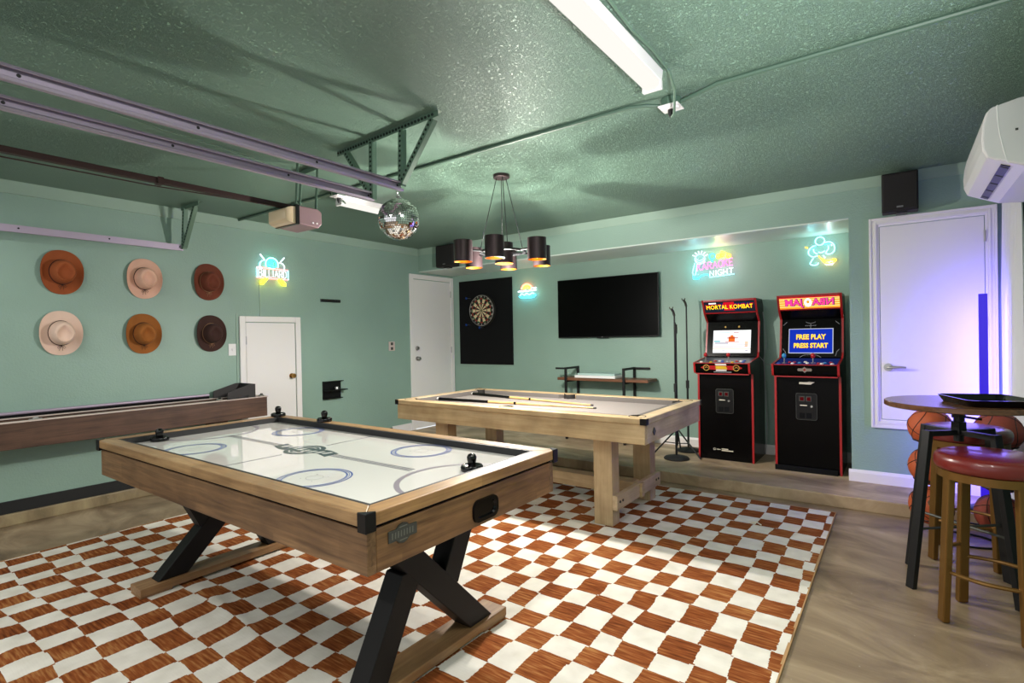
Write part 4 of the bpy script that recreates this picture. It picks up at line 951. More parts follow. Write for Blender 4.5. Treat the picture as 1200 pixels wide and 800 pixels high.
# ------------------------------------------------------------------ arcade machines
def arcade(name, label, xc, y0_, kind):
    r = thing(name, label, 'arcade machine', (xc, y0_+.25, PZ))
    W2 = .2555; T = .018; z = lambda v: PZ+v; y = lambda v: y0_+v
    prof = [(0, 0), (.50, 0), (.50, 1.49), (.44, 1.553), (.165, 1.553), (.235, 1.42), (.33, 1.335), (.275, 1.03), (.25, .985), (-.135, .945), (-.118, .86), (-.105, .842), (0, .835)]
    P3 = [(y(a), z(b)) for a, b in prof]
    for s in (-1, 1):
        xo = xc+s*W2; MB().use('arcade_black').prism(P3, xo, xo-s*T, 'x', rim='arcade_red').build('side_panel', None, r)
    xa, xb = xc-W2+T, xc+W2-T
    yb0 = y(.012)
    MB().box(xa, xb, yb0, yb0+.015, z(.0 if kind == 1 else .0), z(.845)).build('front_panel', 'arcade_black', r)
    MB().box(xa, xb, y(.48), y(.495), z(0), z(1.5)).build('back_panel', 'arcade_black', r)
    if kind == 2: MB().box(xc-W2+.0, xc+W2-.03, y(-.022), y(-.001), z(0), z(.045)).build('plinth', 'black_matte', r, bevel=.003)
    # control deck
    deck = MB().prism([(y(-.126), z(.94)), (y(.262), z(.982)), (y(.262), z(.84)), (y(-.098), z(.84)), (y(-.11), z(.862))], xa, xb, 'x').build('control_deck', 'arcade_black', r)
    dt = math.atan2(.042, .388)
    top = lambda u, v, o=0: Vector((xc+u, y(-.126)+v*math.cos(dt)-o*math.sin(dt), z(.94)+v*math.sin(dt)+o*math.cos(dt)))
    def dbox(bb, u0, u1, v0, v1, o0, o1):
        vs = [bb.bm.verts.new(top(u, v, o)) for o in (o0, o1) for u, v in ((u0, v0), (u1, v0), (u1, v1), (u0, v1))]
        for q in ((3,2,1,0),(4,5,6,7),(0,1,5,4),(1,2,6,5),(2,3,7,6),(3,0,4,7)): bb.face([vs[i] for i in q])
    b = MB(); dbox(b, xa-xc+.004, xb-xc-.004, .012, .36, .0, .0015); b.build('deck_overlay', 'deck_grey' if kind == 1 else 'marq_navy', deck)
    b = MB(); dbox(b, xa-xc, xb-xc, -.004, .010, -.004, .003); b.build('deck_trim', 'arcade_red', deck)
    b = MB().box(xa, xb, y(-.107), y(-.09), z(.832), z(.842)); b.build('deck_trim', 'arcade_red', deck)
    def button(u, v, m):
        b = MB().cyl(top(u, v, .0015), top(u, v, .007), .0155, n=16).cyl(top(u, v, .007), top(u, v, .012), .0115, n=16); b.build('button', m, deck)
    def stick(u, v, m):
        b = MB().cyl(top(u, v, .001), top(u, v, .004), .022, n=20).cyl(top(u, v, .004), top(u, v, .055), .005, n=10); j = b.build('joystick', 'steel', deck)
        MB().ball(top(u, v, .066), .0185, 16, 10, (1, 1, 1.05 if kind == 1 else 1.25)).build('joystick_knob', m, j, smooth=True)
    if kind == 1:
        stick(-.165, .10, 'btn_red'); stick(.045, .10, 'btn_red')
        for u, v, m in ((-.10, .035, 'btn_yellow'), (-.075, .10, 'btn_red'), (-.035, .105, 'btn_white'), (0.0, .06, 'btn_blue'), (-.02, .13, 'btn_blue'), (.095, .035, 'btn_yellow'), (.12, .10, 'btn_red'), (.155, .105, 'btn_white'), (.185, .06, 'btn_blue'), (.18, .13, 'btn_blue'), (-.19, .04, 'btn_white')): button(u, v, m)
    else:
        stick(-.165, .08, 'btn_cyan'); stick(.055, .09, 'btn_red')
        for u, v, m in ((-.125, .10, 'btn_red'), (-.095, .04, 'btn_white'), (-.09, .105, 'btn_red'), (-.045, .07, 'btn_cyan'), (.015, .06, 'btn_white'), (-.005, .12, 'btn_white'), (.10, .05, 'btn_red'), (.125, .04, 'btn_white'), (.145, .075, 'btn_cyan'), (.185, .10, 'btn_red'), (-.2, .03, 'btn_blue'), (.2, .03, 'btn_white')): button(u, v, m)
    # bezel leaning back, screen on it
    B0 = (.252, .99); B1 = (.33, 1.335); bt = math.atan2(B1[1]-B0[1], B1[0]-B0[0])
    bz = lambda u, v, o=0: Vector((xc+u, y(B0[0])+v*math.cos(bt)-o*math.sin(bt), z(B0[1])+v*math.sin(bt)+o*math.cos(bt)))
    Lb = math.hypot(B1[1]-B0[1], B1[0]-B0[0])
    def bbox(bb, u0, u1, v0, v1, o0, o1):
        vs = [bb.bm.verts.new(bz(u, v, o)) for o in (o0, o1) for u, v in ((u0, v0), (u1, v0), (u1, v1), (u0, v1))]
        for q in ((3,2,1,0),(4,5,6,7),(0,1,5,4),(1,2,6,5),(2,3,7,6),(3,0,4,7)): bb.face([vs[i] for i in q])
    b = MB(); bbox(b, xa-xc, xb-xc, 0, Lb, -.012, 0); be = b.build('bezel', 'arcade_black', r)
    mt = lambda u, v, o: Matrix.Translation(bz(u, v, o)) @ Matrix.Rotation(bt, 4, 'X')
    su, sv0, sv1 = .178, .035, .265
    b = MB(); bbox(b, -su, su, sv0, sv1, .0, .003); sc = b.build('screen', 'screen_white' if kind == 1 else 'screen_border', r)
    def pic(nm, m, u0, u1, v0, v1, o=.0036):
        b = MB(); bbox(b, u0, u1, v0, v1, .003, o); b.build(nm, m, sc)
    if kind == 1:
        pic('picture_patch', 'screen_sand', -su, su, .075, .082); pic('picture_patch', 'screen_pink', -su+.01, su-.03, .094, .1)
        pic('picture_patch', 'screen_teal', -.17, -.11, .145, .16); pic('picture_patch', 'screen_grey', -.16, -.03, .125, .143); pic('picture_patch', 'screen_grey', .05, .15, .118, .124)
        pic('picture_patch', 'screen_orange', -.03, .03, .15, .2, .004); pic('picture_patch', 'screen_redshade', -.045, .06, .182, .19, .0045); pic('picture_patch', 'screen_orange', -.012, .016, .2, .215, .004); pic('picture_patch', 'screen_pink', -.06, .07, .143, .15)
        pic('picture_patch', 'screen_teal', -.13, -.02, .238, .243); pic('picture_patch', 'screen_redshade', .015, .065, .238, .243); pic('picture_patch', 'screen_sand', .125, .155, .1, .15)
        pic('picture_patch', 'screen_grey', -.09, -.06, .052, .06); pic('picture_patch', 'screen_grey', .13, .155, .052, .066)
    else:
        pic('picture_field', 'screen_blue', -su+.006, su-.006, sv0+.006, sv1-.006)
        for s_, v_ in (('FREE PLAY', .185), ('PRESS START', .105)):
            wdt = .062 if v_ > .15 else .058
            text('screen_lettering_shadow', s_, 'screen_redshade', wdt, mt(.002, v_-.006, .0045), sc, .0003, fix=.82)
            text('screen_lettering_shadow', s_, 'screen_redshade', wdt, mt(-.002, v_-.006, .0046), sc, .0003, fix=.82)
            text('screen_lettering', s_, 'screen_yellow', wdt, mt(0, v_, .0052), sc, .0003, fix=.82, bold=.0022)
    # hood underside and marquee
    b = MB(); b.poly([(xa, y(.33), z(1.335)), (xb, y(.33), z(1.335)), (xb, y(.237), z(1.42)), (xa, y(.237), z(1.42))]); b.build('speaker_panel', 'arcade_black', r)
    b = MB().box(xa, xb, y(.165), y(.44), z(1.54), z(1.553)); b.build('top_panel', 'arcade_red', r)
    M0 = (.235, 1.42); M1 = (.167, 1.55); ma = math.atan2(M1[1]-M0[1], M1[0]-M0[0]); Lm = math.hypot(M1[1]-M0[1], M1[0]-M0[0])
    mq = lambda u, v, o=0: Vector((xc+u, y(M0[0])+v*math.cos(ma)-o*math.sin(ma), z(M0[1])+v*math.sin(ma)+o*math.cos(ma)))
    def mbox(bb, u0, u1, v0, v1, o0, o1):
        vs = [bb.bm.verts.new(mq(u, v, o)) for o in (o0, o1) for u, v in ((u0, v0), (u1, v0), (u1, v1), (u0, v1))]
        for q in ((3,2,1,0),(4,5,6,7),(0,1,5,4),(1,2,6,5),(2,3,7,6),(3,0,4,7)): bb.face([vs[i] for i in q])
    hw = xb-xc
    b = MB(); mbox(b, -hw, hw, .012, Lm-.016, -.012, 0); mar = b.build('marquee', 'marq_dark' if kind == 1 else 'marq_orange', r)
    b = MB(); mbox(b, -hw, hw, 0, .012, -.012, .004); mbox(b, -hw, hw, Lm-.016, Lm, -.012, .004); b.build('marquee_retainer', 'arcade_red', r)
    mm = lambda u, v, o: Matrix.Translation(mq(u, v, o)) @ Matrix.Rotation(ma, 4, 'X')
    vm = Lm/2-.002
    def mpic(nm, m, u0, u1, v0, v1, o): b = MB(); mbox(b, u0, u1, v0, v1, 0, o); b.build(nm, m, mar)
    if kind == 1:
        b = MB(); mbox(b, -.05, .05, .03, .12, 0, .0008); b.build('marquee_patch', 'marq_red', mar)
        mpic('marquee_patch', 'marq_navy', -.09, -.05, .035, .11, .0008); mpic('marquee_patch', 'marq_navy', .05, .2, .085, .11, .0008); mpic('marquee_patch', 'marq_navy', .05, .11, .03, .05, .0008)
        text('marquee_lettering', 'MORTAL KOMBAT', 'marq_gold', .064, mm(0, vm-.005, .0016), mar, .0004, fix=.82)
        text('marquee_lettering_shadow', 'MORTAL KOMBAT', 'marq_red', .068, mm(.0, vm+.003, .0012), mar, .0002, fix=.80, bold=.001)
        mpic('marquee_bar', 'marq_white', -.19, -.12, vm+.034, vm+.046, .0016)
    else:
        for v_ in (.03, .052, .074, .096, .112): mpic('marquee_stripe', 'marq_yellow', -hw, hw, v_, v_+.007, .0006)
        for s_, u_ in (('JAM', -.122), ('NBA', .112)):
            text('marquee_lettering_shadow', s_, 'marq_navy', .09, mm(u_+.002, vm-.001, .0010) @ Matrix.Diagonal((-1, 1, 1, 1)), mar, .0002, fix=.95, bold=.006)
            text('marquee_lettering', s_, 'marq_pink', .088, mm(u_, vm, .0018) @ Matrix.Diagonal((-1, 1, 1, 1)), mar, .0003, fix=.95, bold=.0018)
        mpic('marquee_patch', 'marq_red', -hw, hw, Lm-.03, Lm-.018, .0007)
        b = MB(); c_ = [mq(-.006+.03*math.cos(t*PI/10), vm+.042*math.sin(t*PI/10), .0026) for t in range(20)]; b.poly(c_); b.build('marquee_emblem', 'marq_white', mar)
        b = MB(); c_ = [mq(-.006+.012*math.cos(t*PI/10), vm+.006+.016*math.sin(t*PI/10), .0032) for t in range(20)]; b.poly(c_); b.build('marquee_emblem', 'marq_orange', mar)
    # bezel print
    if kind == 2:
        b = MB()
        def bline(pts): b.tube([bz(u, v, .001) for u, v in pts], .0026, 5)
        bline([(.09*math.cos(math.radians(t)), -.02+.045*math.sin(math.radians(t))) for t in range(20, 161, 14)]); bline([(0, .025), (0, .035)])
        bline([(-.225, .075), (-.205, .05), (-.195, .01)]); bline([(.225, .075), (.205, .05), (.195, .01)])
        bline([(-.225, .30), (-.195, .33)]); bline([(.225, .30), (.195, .33)]); bline([(0, .265), (0, .31)]); bline([(.04*math.cos(math.radians(t)), .335+.02*math.sin(math.radians(t))) for t in range(200, 341, 14)])
        b.build('bezel_lines', 'grey_line', be)
        b = MB(); [b.tube([bz(u, .29, .001), bz(u+.012, .296, .001)], .003, 5) for u in (-.045, -.03, -.015, 0, .015, .03)]; b.build('bezel_lettering', 'grey_line', be)
    else:
        for u in (-.065, .065):
            b = MB().cyl(bz(u, .3, 0), bz(u, .3, .003), .009, n=16); b.build('bezel_stud', 'gold_print', be)
    # deck front emblem
    zf = z(.897); fy = lambda v: y(-.126)+(z(.94)-v)/(.078)*.016-.0012
    ft = math.atan2(.078, -.016)
    fm = lambda u, v: Matrix.Translation((xc+u, fy(v)-.0006, v)) @ Matrix.Rotation(ft, 4, 'X')
    def fpoly(nm, m, pts, o=0): b = MB(); b.poly([(xc+u, fy(v)-o, v) for u, v in pts]); b.build(nm, m, deck)
    if kind == 1:
        fpoly('deck_emblem', 'btn_red', [(-.19, zf), (-.15, zf-.02), (.15, zf-.02), (.19, zf), (.15, zf+.02), (-.15, zf+.02)])
        for s in (-1, 1):
            b = MB(); b.tube([(xc+s*.135+.026*math.cos(t*PI/10), fy(zf)-.003, zf+.027*math.sin(t*PI/10)) for t in range(20)], .0035, 5, closed=True); b.build('deck_emblem_ring', 'gold_print', deck)
            b = MB(); b.cyl((xc+s*.135, fy(zf)-.0035, zf), (xc+s*.135, fy(zf)-.0005, zf), .022, n=20); b.build('deck_emblem_disc', 'arcade_black', deck)
            b = MB().tube([(xc+s*.135-.014, fy(zf)-.005, zf-.004), (xc+s*.135, fy(zf)-.005, zf+.008), (xc+s*.135+.014, fy(zf)-.005, zf-.002)], .003, 5); b.build('deck_emblem_mark', 'gold_print', deck)
        fpoly('deck_mark', 'btn_white', [(-.05, zf+.022), (.05, zf+.022), (.045, zf+.038), (-.055, zf+.038)], .0004); fpoly('deck_mark', 'btn_yellow', [(-.05, zf-.012), (.055, zf-.012), (.045, zf+.016), (-.05, zf+.016)], .0008)
        fpoly('deck_mark', 'btn_white', [(-.05, zf-.03), (.045, zf-.03), (.05, zf-.016), (-.045, zf-.016)], .0012); fpoly('deck_mark', 'grey_line', [(-.07, zf-.044), (.09, zf-.044), (.09, zf-.037), (-.07, zf-.037)], .0006)
    else:
        fpoly('deck_emblem', 'steel', [(-.055, zf), (-.05, zf-.012), (-.015, zf-.012), (0, zf-.026), (.015, zf-.012), (.05, zf-.012), (.055, zf), (.05, zf+.012), (.015, zf+.012), (0, zf+.026), (-.015, zf+.012), (-.05, zf+.012)], .0004)
        fpoly('deck_emblem', 'btn_red', [(-.01, zf), (0, zf-.012), (.01, zf), (0, zf+.012)], .0012)
        b = MB().prism([(xc-.06, z(.764)), (xc+.03, z(.762)), (xc+.06, z(.784)), (xc+.02, z(.788)), (xc, z(.783)), (xc-.06, z(.782))], yb0-.0012, yb0-.0002, 'y'); b.build('front_emblem', 'cream_print', r)
    # coin door
    zc = z(.57); xcd = xc-.005
    cdn = MB().prism([(p[0], p[1]) for p in rrect(xcd, zc, .165, .235, .02)], yb0-.006, yb0, 'y').build('coin_door', 'black_plastic', r, bevel=.002)
    b = MB().tube([(p[0], yb0-.006, p[1]) for p in rrect(xcd, zc, .16, .23, .02)], .0022, 5, closed=True); b.build('coin_door_rim', 'pewter', cdn)
    for u in (-.035, .018):
        b = MB().box(xcd+u-.022, xcd+u+.022, yb0-.012, yb0-.006, zc+.045, zc+.09); q = b.build('coin_slot', 'pewter', cdn, bevel=.002)
        b = MB().box(xcd+u-.014, xcd+u+.014, yb0-.0135, yb0-.011, zc+.052, zc+.083); b.build('coin_lamp', 'coin_red', cdn)
        b = MB().box(xcd+u-.02, xcd+u+.02, yb0-.010, yb0-.006, zc-.1, zc-.055); b.build('coin_return', 'black_matte', cdn, bevel=.002)
    b = MB().box(xcd-.05, xcd+.005, yb0-.0075, yb0-.006, zc+.006, zc+.014); b.build('coin_label', 'cream_print', cdn)
    b = MB().cyl((xcd+.04, yb0-.006, zc+.004), (xcd+.04, yb0-.016, zc+.004), .0095, n=16); b.build('coin_lock', 'steel', cdn)
    if kind == 1:
        b = MB(); yl = yb0-.0015
        b.tube([(xc-.105+.012*math.cos(t*PI/6), yl, z(.10)+.008*math.sin(t*PI/6)) for t in range(12)], .0025, 5, closed=True); b.tube([(xc-.085, yl, z(.10)), (xc-.05, yl, z(.10))], .003, 5); b.tube([(xc-.075, yl, z(.092)), (xc-.075, yl, z(.108))], .0025, 5)
        b.build('front_emblem', 'cream_print', r)
        b = MB().box(xc-.04, xc+.02, yb0-.0012, yb0-.0002, z(.103), z(.111)).box(xc-.04, xc+.065, yb0-.0012, yb0-.0002, z(.088), z(.097)); b.build('front_bars', 'cream_print', r)
    return r
arcade('arcade_machine', 'red edged arcade machine with bright white screen, beside the microphone stands', -1.356, 5.307, 1)
arcade('arcade_machine', 'red edged arcade machine with blue FREE PLAY screen', -.653, 5.222, 2)
# loose cables behind and between the machines
def cable(name, lab, pts, r_, m, cat='cable'):
    o = MB().tube(pts, r_, 6).build(name, m, None, smooth=True); tag(o, lab, cat); return o
cable('power_cable', 'grey cable hanging down the side of the left arcade machine', [(-1.085, 5.70, 1.52), (-1.07, 5.715, 1.35), (-1.06, 5.70, 1.2), (-1.085, 5.71, 1.05), (-1.075, 5.72, .7), (-1.06, 5.70, .4), (-1.08, 5.70, .11)], .004, 'grey_line')
cable('link_cable', 'thin cable sagging between the two arcade machines', [(-1.101, 5.60, 1.08), (-1.03, 5.58, 1.0), (-.97, 5.55, 1.02), (-.908, 5.50, 1.03)], .003, 'grey_line')

# ------------------------------------------------------------------ bar corner
TX, TY, TZ = .24, 3.53, .94
bt_ = thing('bar_table', 'round wooden bar table on black splayed legs', 'table', (TX, TY, 0))
MB().lathe([(0,TZ-.028),(.305,TZ-.028),(.312,TZ-.024),(.312,TZ-.004),(.308,TZ),(0,TZ)], (TX, TY, 0), 'z', 64).build('tabletop', 'table_wood', bt_, smooth=True)
MB().box(TX-.12, TX+.12, TY-.03, TY+.03, TZ-.038, TZ-.028).box(TX-.03, TX+.03, TY-.12, TY+.12, TZ-.038, TZ-.028).build('top_plate', 'black_metal', bt_)
MB().cyl((TX, TY, .74), (TX, TY, TZ-.03), .021, n=20).build('pole', 'black_metal', bt_, smooth=True)
MB().cyl((TX, TY, .78), (TX, TY, .84), .034, n=6).cyl((TX, TY, .86), (TX, TY, .875), .032, n=6).tube([(TX+.02, TY, .865), (TX+.09, TY+.01, .855)], .006, 8).build('collar', 'black_metal', bt_)
feet = []
for sx, sy in ((-1, -1), (1, -1), (-1, 1), (1, 1)):
    a = (TX+sx*.128, TY+sy*.115, .795); f = (TX+sx*.205, TY+sy*.168, 0.0)
    feet.append(f)
    MB().bar((TX, TY, .785), (a[0], a[1], .785), .036, .026).build('arm', 'black_metal', bt_, bevel=.002)
    d_ = Vector((sx, sy, 0)).normalized()
    MB().bar((a[0], a[1], .80), f, .042, .026, up=tuple(d_)).build('leg', 'black_metal', bt_, bevel=.002)
zz = .30; k = zz/.795
pt_ = lambda i, sx, sy: (TX+sx*(.205-.077*k), TY+sy*(.168-.053*k), zz)
MB().cyl(pt_(0, -1, -1), (pt_(0, 1, 1)), .007, n=8).build('rung', 'pewter', bt_)
MB().cyl((TX-(.205-.077*k), TY+(.168-.053*k), zz+.016), (TX+(.205-.077*k), TY-(.168-.053*k), zz+.016), .007, n=8).build('rung', 'pewter', bt_)
# tray on the table
tr = thing('serving_tray', 'black raised rim tray lying on the round bar table', 'tray', (TX+.10, TY-.02, TZ))
ang = .35
def rot2(px_, py_): return (TX+.105+px_*math.cos(ang)-py_*math.sin(ang), TY-.05+px_*math.sin(ang)+py_*math.cos(ang))
def rr(w_, h_, r_): return [rot2(*p) for p in rrect(0, 0, w_, h_, r_)]
o1, o2, i2, i1 = rr(.26, .30, .035), rr(.30, .34, .045), rr(.285, .325, .04), rr(.25, .29, .03)
b = MB(); L4 = [[b.bm.verts.new((p[0], p[1], zq)) for p in pp] for pp, zq in ((o1, TZ), (o2, TZ+.034), (i2, TZ+.034), (i1, TZ+.006))]
n = len(o1)
for q in range(3):
    for i in range(n): b.face([L4[q][i], L4[q][(i+1) % n], L4[q+1][(i+1) % n], L4[q+1][i]])
b.face(L4[0][::-1]); b.face(L4[3]); b.build('tray_body', 'black_gloss', tr)
# stools
def stool(x, y, rot, label):
    r = thing('bar_stool', label, 'stool', (x, y, 0), 'gold legged bar stools')
    MB().lathe([(0,.755),(.172,.7555),(.188,.751),(.198,.741),(.2015,.728),(.2015,.704),(.197,.691),(.188,.684),(0,.683)], (x, y, 0), 'z', 56).build('seat', 'red_leather', r, smooth=True, angle=80)
    MB().lathe([(.168,.683),(.190,.683),(.190,.648),(.168,.648)], (x, y, 0), 'z', 56, close=True).build('seat_ring', 'antique_gold', r, smooth=True)
    def C(k, rr_, z_): t = rot+PI/4+k*PI/2; return Vector((x+rr_*math.cos(t), y+rr_*math.sin(t), z_))
    for k in range(4):
        d_ = (C(k, 1, 0)-Vector((x, y, 0))).normalized()
        MB().bar(C(k, .168, .66), C(k, .198, 0.004), .044, .03, up=tuple(d_)).build('leg', 'antique_gold', r, bevel=.006)
    for k in range(4):
        z_ = .23 if k % 2 == 0 else .29
        a, b2 = C(k, .186, z_), C(k+1, .186, z_); md = (a+b2)/2; out = (md-Vector((x, y, z_))).normalized()
        pts = [a.lerp(b2, i/10)+out*(.035*math.sin(PI*i/10)) for i in range(11)]
        MB().tube(pts, .009, 8).build('footrest', 'antique_gold', r, smooth=True)
stool(.322, 3.14, math.radians(-17), 'gold legged stool with red leather seat in front of the bar table')
stool(.30, 3.97, math.radians(-8), 'gold legged stool with dark red seat behind the bar table')
# ball rack
BX1, BX2, BYY = .153, .475, 4.30
rk = thing('ball_rack', 'black wire rack holding the basketballs behind the stools', 'rack', (.31, BYY, 0))
for bx in (BX1, BX2):
    for z_ in (.10, .345, .595):
        MB().tube([(bx+.088*math.cos(t*PI/12), BYY+.088*math.sin(t*PI/12), z_+.012) for t in range(24)], .005, 6, closed=True).build('ball_ring', 'black_metal', rk)
for bx in (BX1+.161,):
    MB().cyl((bx, BYY, .02), (bx, BYY, .80), .009, n=10).build('post', 'black_metal', rk)
b = MB()
for z_ in (.10, .345, .595): b.tube([(BX1+.088, BYY, z_+.012), (BX2-.088, BYY, z_+.012)], .005, 6)
b.build('cross_wire', 'black_metal', rk)
b = MB()
for s in (-1, 1): b.tube([(BX1+.161+s*.0, BYY, .09)]+[(BX1+.161+s*.17*math.sin(t*PI/12), BYY-.13*math.cos(t*PI/12)*1, .006) for t in range(0, 13)]+[(BX1+.161, BYY, .09)], .006, 6)
b.build('foot', 'black_metal', rk)
def basketball(bx, z_, m, lab, tilt):
    r = thing('basketball', lab, 'basketball', (bx, BYY, z_-.12), 'basketballs on the rack')
    MB().ball((bx, BYY, z_), .119, 32, 20).build('leather', m, r, smooth=True, angle=180)
    R = Matrix.Rotation(tilt, 3, 'Y') @ Matrix.Rotation(.5, 3, 'X'); b = MB(); rr_ = .1195; c = Vector((bx, BYY, z_))
    N_ = 40
    b.tube([c+R@Vector((rr_*math.cos(2*PI*i/N_), rr_*math.sin(2*PI*i/N_), 0)) for i in range(N_)], .0022, 5, closed=True)
    b.tube([c+R@Vector((rr_*math.cos(2*PI*i/N_), 0, rr_*math.sin(2*PI*i/N_))) for i in range(N_)], .0022, 5, closed=True)
    for s in (-1, 1):
        pts = []
        for i in range(N_):
            t = 2*PI*i/N_; v = Vector((s*(.55+.18*math.cos(2*t)), math.cos(t)*.8, math.sin(t)*.8)); v.normalize(); pts.append(c+R@(v*rr_))
        b.tube(pts, .0022, 5, closed=True)
    b.build('seam', 'ball_seam', r, smooth=True)
basketball(BX1, .69, 'ball_orange', 'orange basketball at the top of the rack, under the table edge', .3)
basketball(BX1, .44, 'ball_orange', 'orange basketball in the middle tier beside the black table leg', 1.0)
basketball(BX1, .19, 'ball_orange', 'orange basketball in the bottom tier before the concrete step', .7)
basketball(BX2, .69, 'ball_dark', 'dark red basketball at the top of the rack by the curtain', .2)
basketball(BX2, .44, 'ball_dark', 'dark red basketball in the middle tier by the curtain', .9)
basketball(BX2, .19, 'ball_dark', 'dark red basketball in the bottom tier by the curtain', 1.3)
# corner lamp
LX, LY = .455, 4.74
lp = thing('corner_lamp', 'slim dark LED column lamp glowing violet before the white door', 'floor lamp', (LX, LY, PZ))
MB().lathe([(0,0),(.10,0),(.10,.010),(.095,.014),(0,.014)], (LX, LY, PZ), 'z', 32).build('base', 'lamp_housing', lp, smooth=True)
MB().box(LX-.023, LX+.023, LY-.012, LY+.012, PZ+.014, 1.545).build('column', 'lamp_column', lp, bevel=.002)
MB().box(LX-.019, LX+.019, LY+.0122, LY+.018, PZ+.06, 1.54).build('light_strip', 'led_violet', lp)
area('lamp_light', (LX, LY+.025, .83), (math.radians(90), 0, math.radians(-14)), .03, 1.4, 9.5, (.15, .105, 1.0))
# curtain
ct = MB(); rows = []
NY = 150
for zq, am in ((2.33, .010), (2.10, .012), (1.6, .022), (1.0, .024), (.5, .025), (.10, .026)):
    rows.append([ct.bm.verts.new((.607+am*math.sin(i*.40+.5*math.sin(i*.13))+.006*math.sin(i*.31+zq*1.4), 4.45+.655*i/NY, zq)) for i in range(NY+1)])
for a, b in zip(rows, rows[1:]):
    for i in range(NY): ct.face([a[i], a[i+1], b[i+1], b[i]])
cur = ct.build('curtain', 'fabric_curtain', None, smooth=True)
tag(cur, 'white pleated curtain hanging on the right wall beside the door', 'curtain')
MB().cyl((.607, 4.43, 2.34), (.607, 5.12, 2.34), .010, n=10).build('curtain_rod', 'white_paint', None); tag(bpy.data.objects['curtain_rod'], 'white rod carrying the curtain on the right wall', 'curtain rod')
# air conditioner
ac = thing('air_conditioner', 'white wall mounted air conditioner high on the right wall', 'air conditioner', (.5, 3.73, 2.04))
prof = [(XR, 2.02), (.47, 2.035), (.335, 2.10), (.320, 2.14), (.317, 2.19), (.322, 2.25), (.334, 2.305), (.35, 2.325), (.44, 2.345), (XR, 2.36)]
AY0, AY1 = 3.285, 4.167
MB().prism(prof, AY0+.012, AY1-.012, 'y').build('housing', 'white_plastic', ac, bevel=.004)
for ya, yb in ((AY0, AY0+.012), (AY1-.012, AY1)):
    MB().prism([(p[0]+(.004 if p[0] < .5 else 0), p[1]) for p in prof], ya, yb, 'y').build('end_cap', 'white_plastic', ac, bevel=.004)
b = MB().tube([(.372+.03*((t-.5)*2)**2*0+.035*t*t-.0, AY0-.0005, 2.33-.27*t) for t in [i/12 for i in range(13)]], .0022, 5); b.build('cap_seam', 'paper_white', ac)
MB().box(.432, .442, AY0-.002, AY0, 2.20, 2.21).build('cap_icon', 'pewter', ac)
dxv = Vector((.47-.335, 0, 2.035-2.10)).normalized()
b = MB()
p0 = Vector((.405, AY0+.06, 2.0653))-Vector((0,0,.002)); p1 = Vector((.405, AY1-.06, 2.0653))-Vector((0,0,.002))
b.bar(p0, p1, .036, .004, up=(dxv.cross(Vector((0,1,0))))); b.build('air_vent', 'black_plastic', ac)
for k in range(5):
    ya = AY0+.09+k*.17
    b = MB(); b.bar(Vector((.392, ya, 2.068)), Vector((.42, ya, 2.0545)), .006, .006); b.build('vent_fin', 'pewter', ac)

# ------------------------------------------------------------------ ceiling things
def strut(b, a, c, w_=.032, face='y'):
    """slotted angle: two thin flanges"""
    a, c = Vector(a), Vector(c); d = (c-a).normalized()
    n1 = Vector((0, 1, 0)) if face == 'y' else Vector((1, 0, 0)); side = d.cross(n1).normalized()
    b.bar(a+side*0, c+side*0, w_, .003, up=tuple(n1)); b.bar(a+side*(w_/2)+n1*(w_/2), c+side*(w_/2)+n1*(w_/2), .003, w_, up=tuple(n1))
def holes(b, a, c, face='y', step=.028, r_=.008):
    a, c = Vector(a), Vector(c); L = (c-a).length; d = (c-a).normalized(); n1 = Vector((0, 1, 0)) if face == 'y' else Vector((1, 0, 0))
    for i in range(int(L/step)):
        p = a+d*(step*(i+.5)); b.cyl(p-n1*.0025, p+n1*.0025, r_, n=6)
RZ = 2.19
def door_rail(name, label, x, y0_, y1_, z_, open_side):
    r = thing(name, label, 'door track', (x, (y0_+y1_)/2, z_), 'garage door tracks under the ceiling')
    h = .026; s = open_side; pts = [(x+s*.0, z_-h), (x+s*.022, z_-h), (x+s*.026, z_-h+.01), (x+s*.0235, z_-h+.012), (x+s*.02, z_-h+.003), (x+s*.003, z_-h+.003), (x+s*.003, z_+h-.003), (x+s*.02, z_+h-.003), (x+s*.0235, z_+h-.012), (x+s*.026, z_+h-.01), (x+s*.022, z_+h), (x, z_+h)]
    MB().prism(pts, y0_, y1_, 'y').build('track', 'galv_lilac_lit', r)
    for yy_ in (y1_-.03, y1_-.55, y1_-1.1, y1_-1.65):
        MB().cyl((x-.004*0-s*.003, yy_, z_+.004), (x+s*.004, yy_, z_+.004), .0065, n=8).build('bolt', 'black_metal', r)
door_rail('door_track', 'steel door track, lilac light in its colour, hung from the ceiling, ending above the disco ball', -2.318, -2.0, 2.12, RZ, 1)
door_rail('door_track', 'steel door track, lilac light in its colour, beside the one over the disco ball', -2.585, -2.0, 2.13, RZ-.01, 1)
door_rail('door_track', 'steel door track, lilac light in its colour, close to the left wall above the hats', -5.16, -2.0, 2.125, 2.165, -1)
hg = thing('track_hanger', 'green slotted steel hanger holding the two middle door tracks', 'hanger', (-2.45, 2.11, RZ))
b = MB(); strut(b, (-2.93, 2.14, ZC-.016), (-1.98, 2.085, ZC-.016), .034); b.build('ceiling_angle', 'galv_green', hg)
b = MB(); holes(b, (-2.93, 2.136, ZC-.016), (-1.98, 2.081, ZC-.016)); tag(b.build('slot', 'dark_hole', hg), kind='stuff')
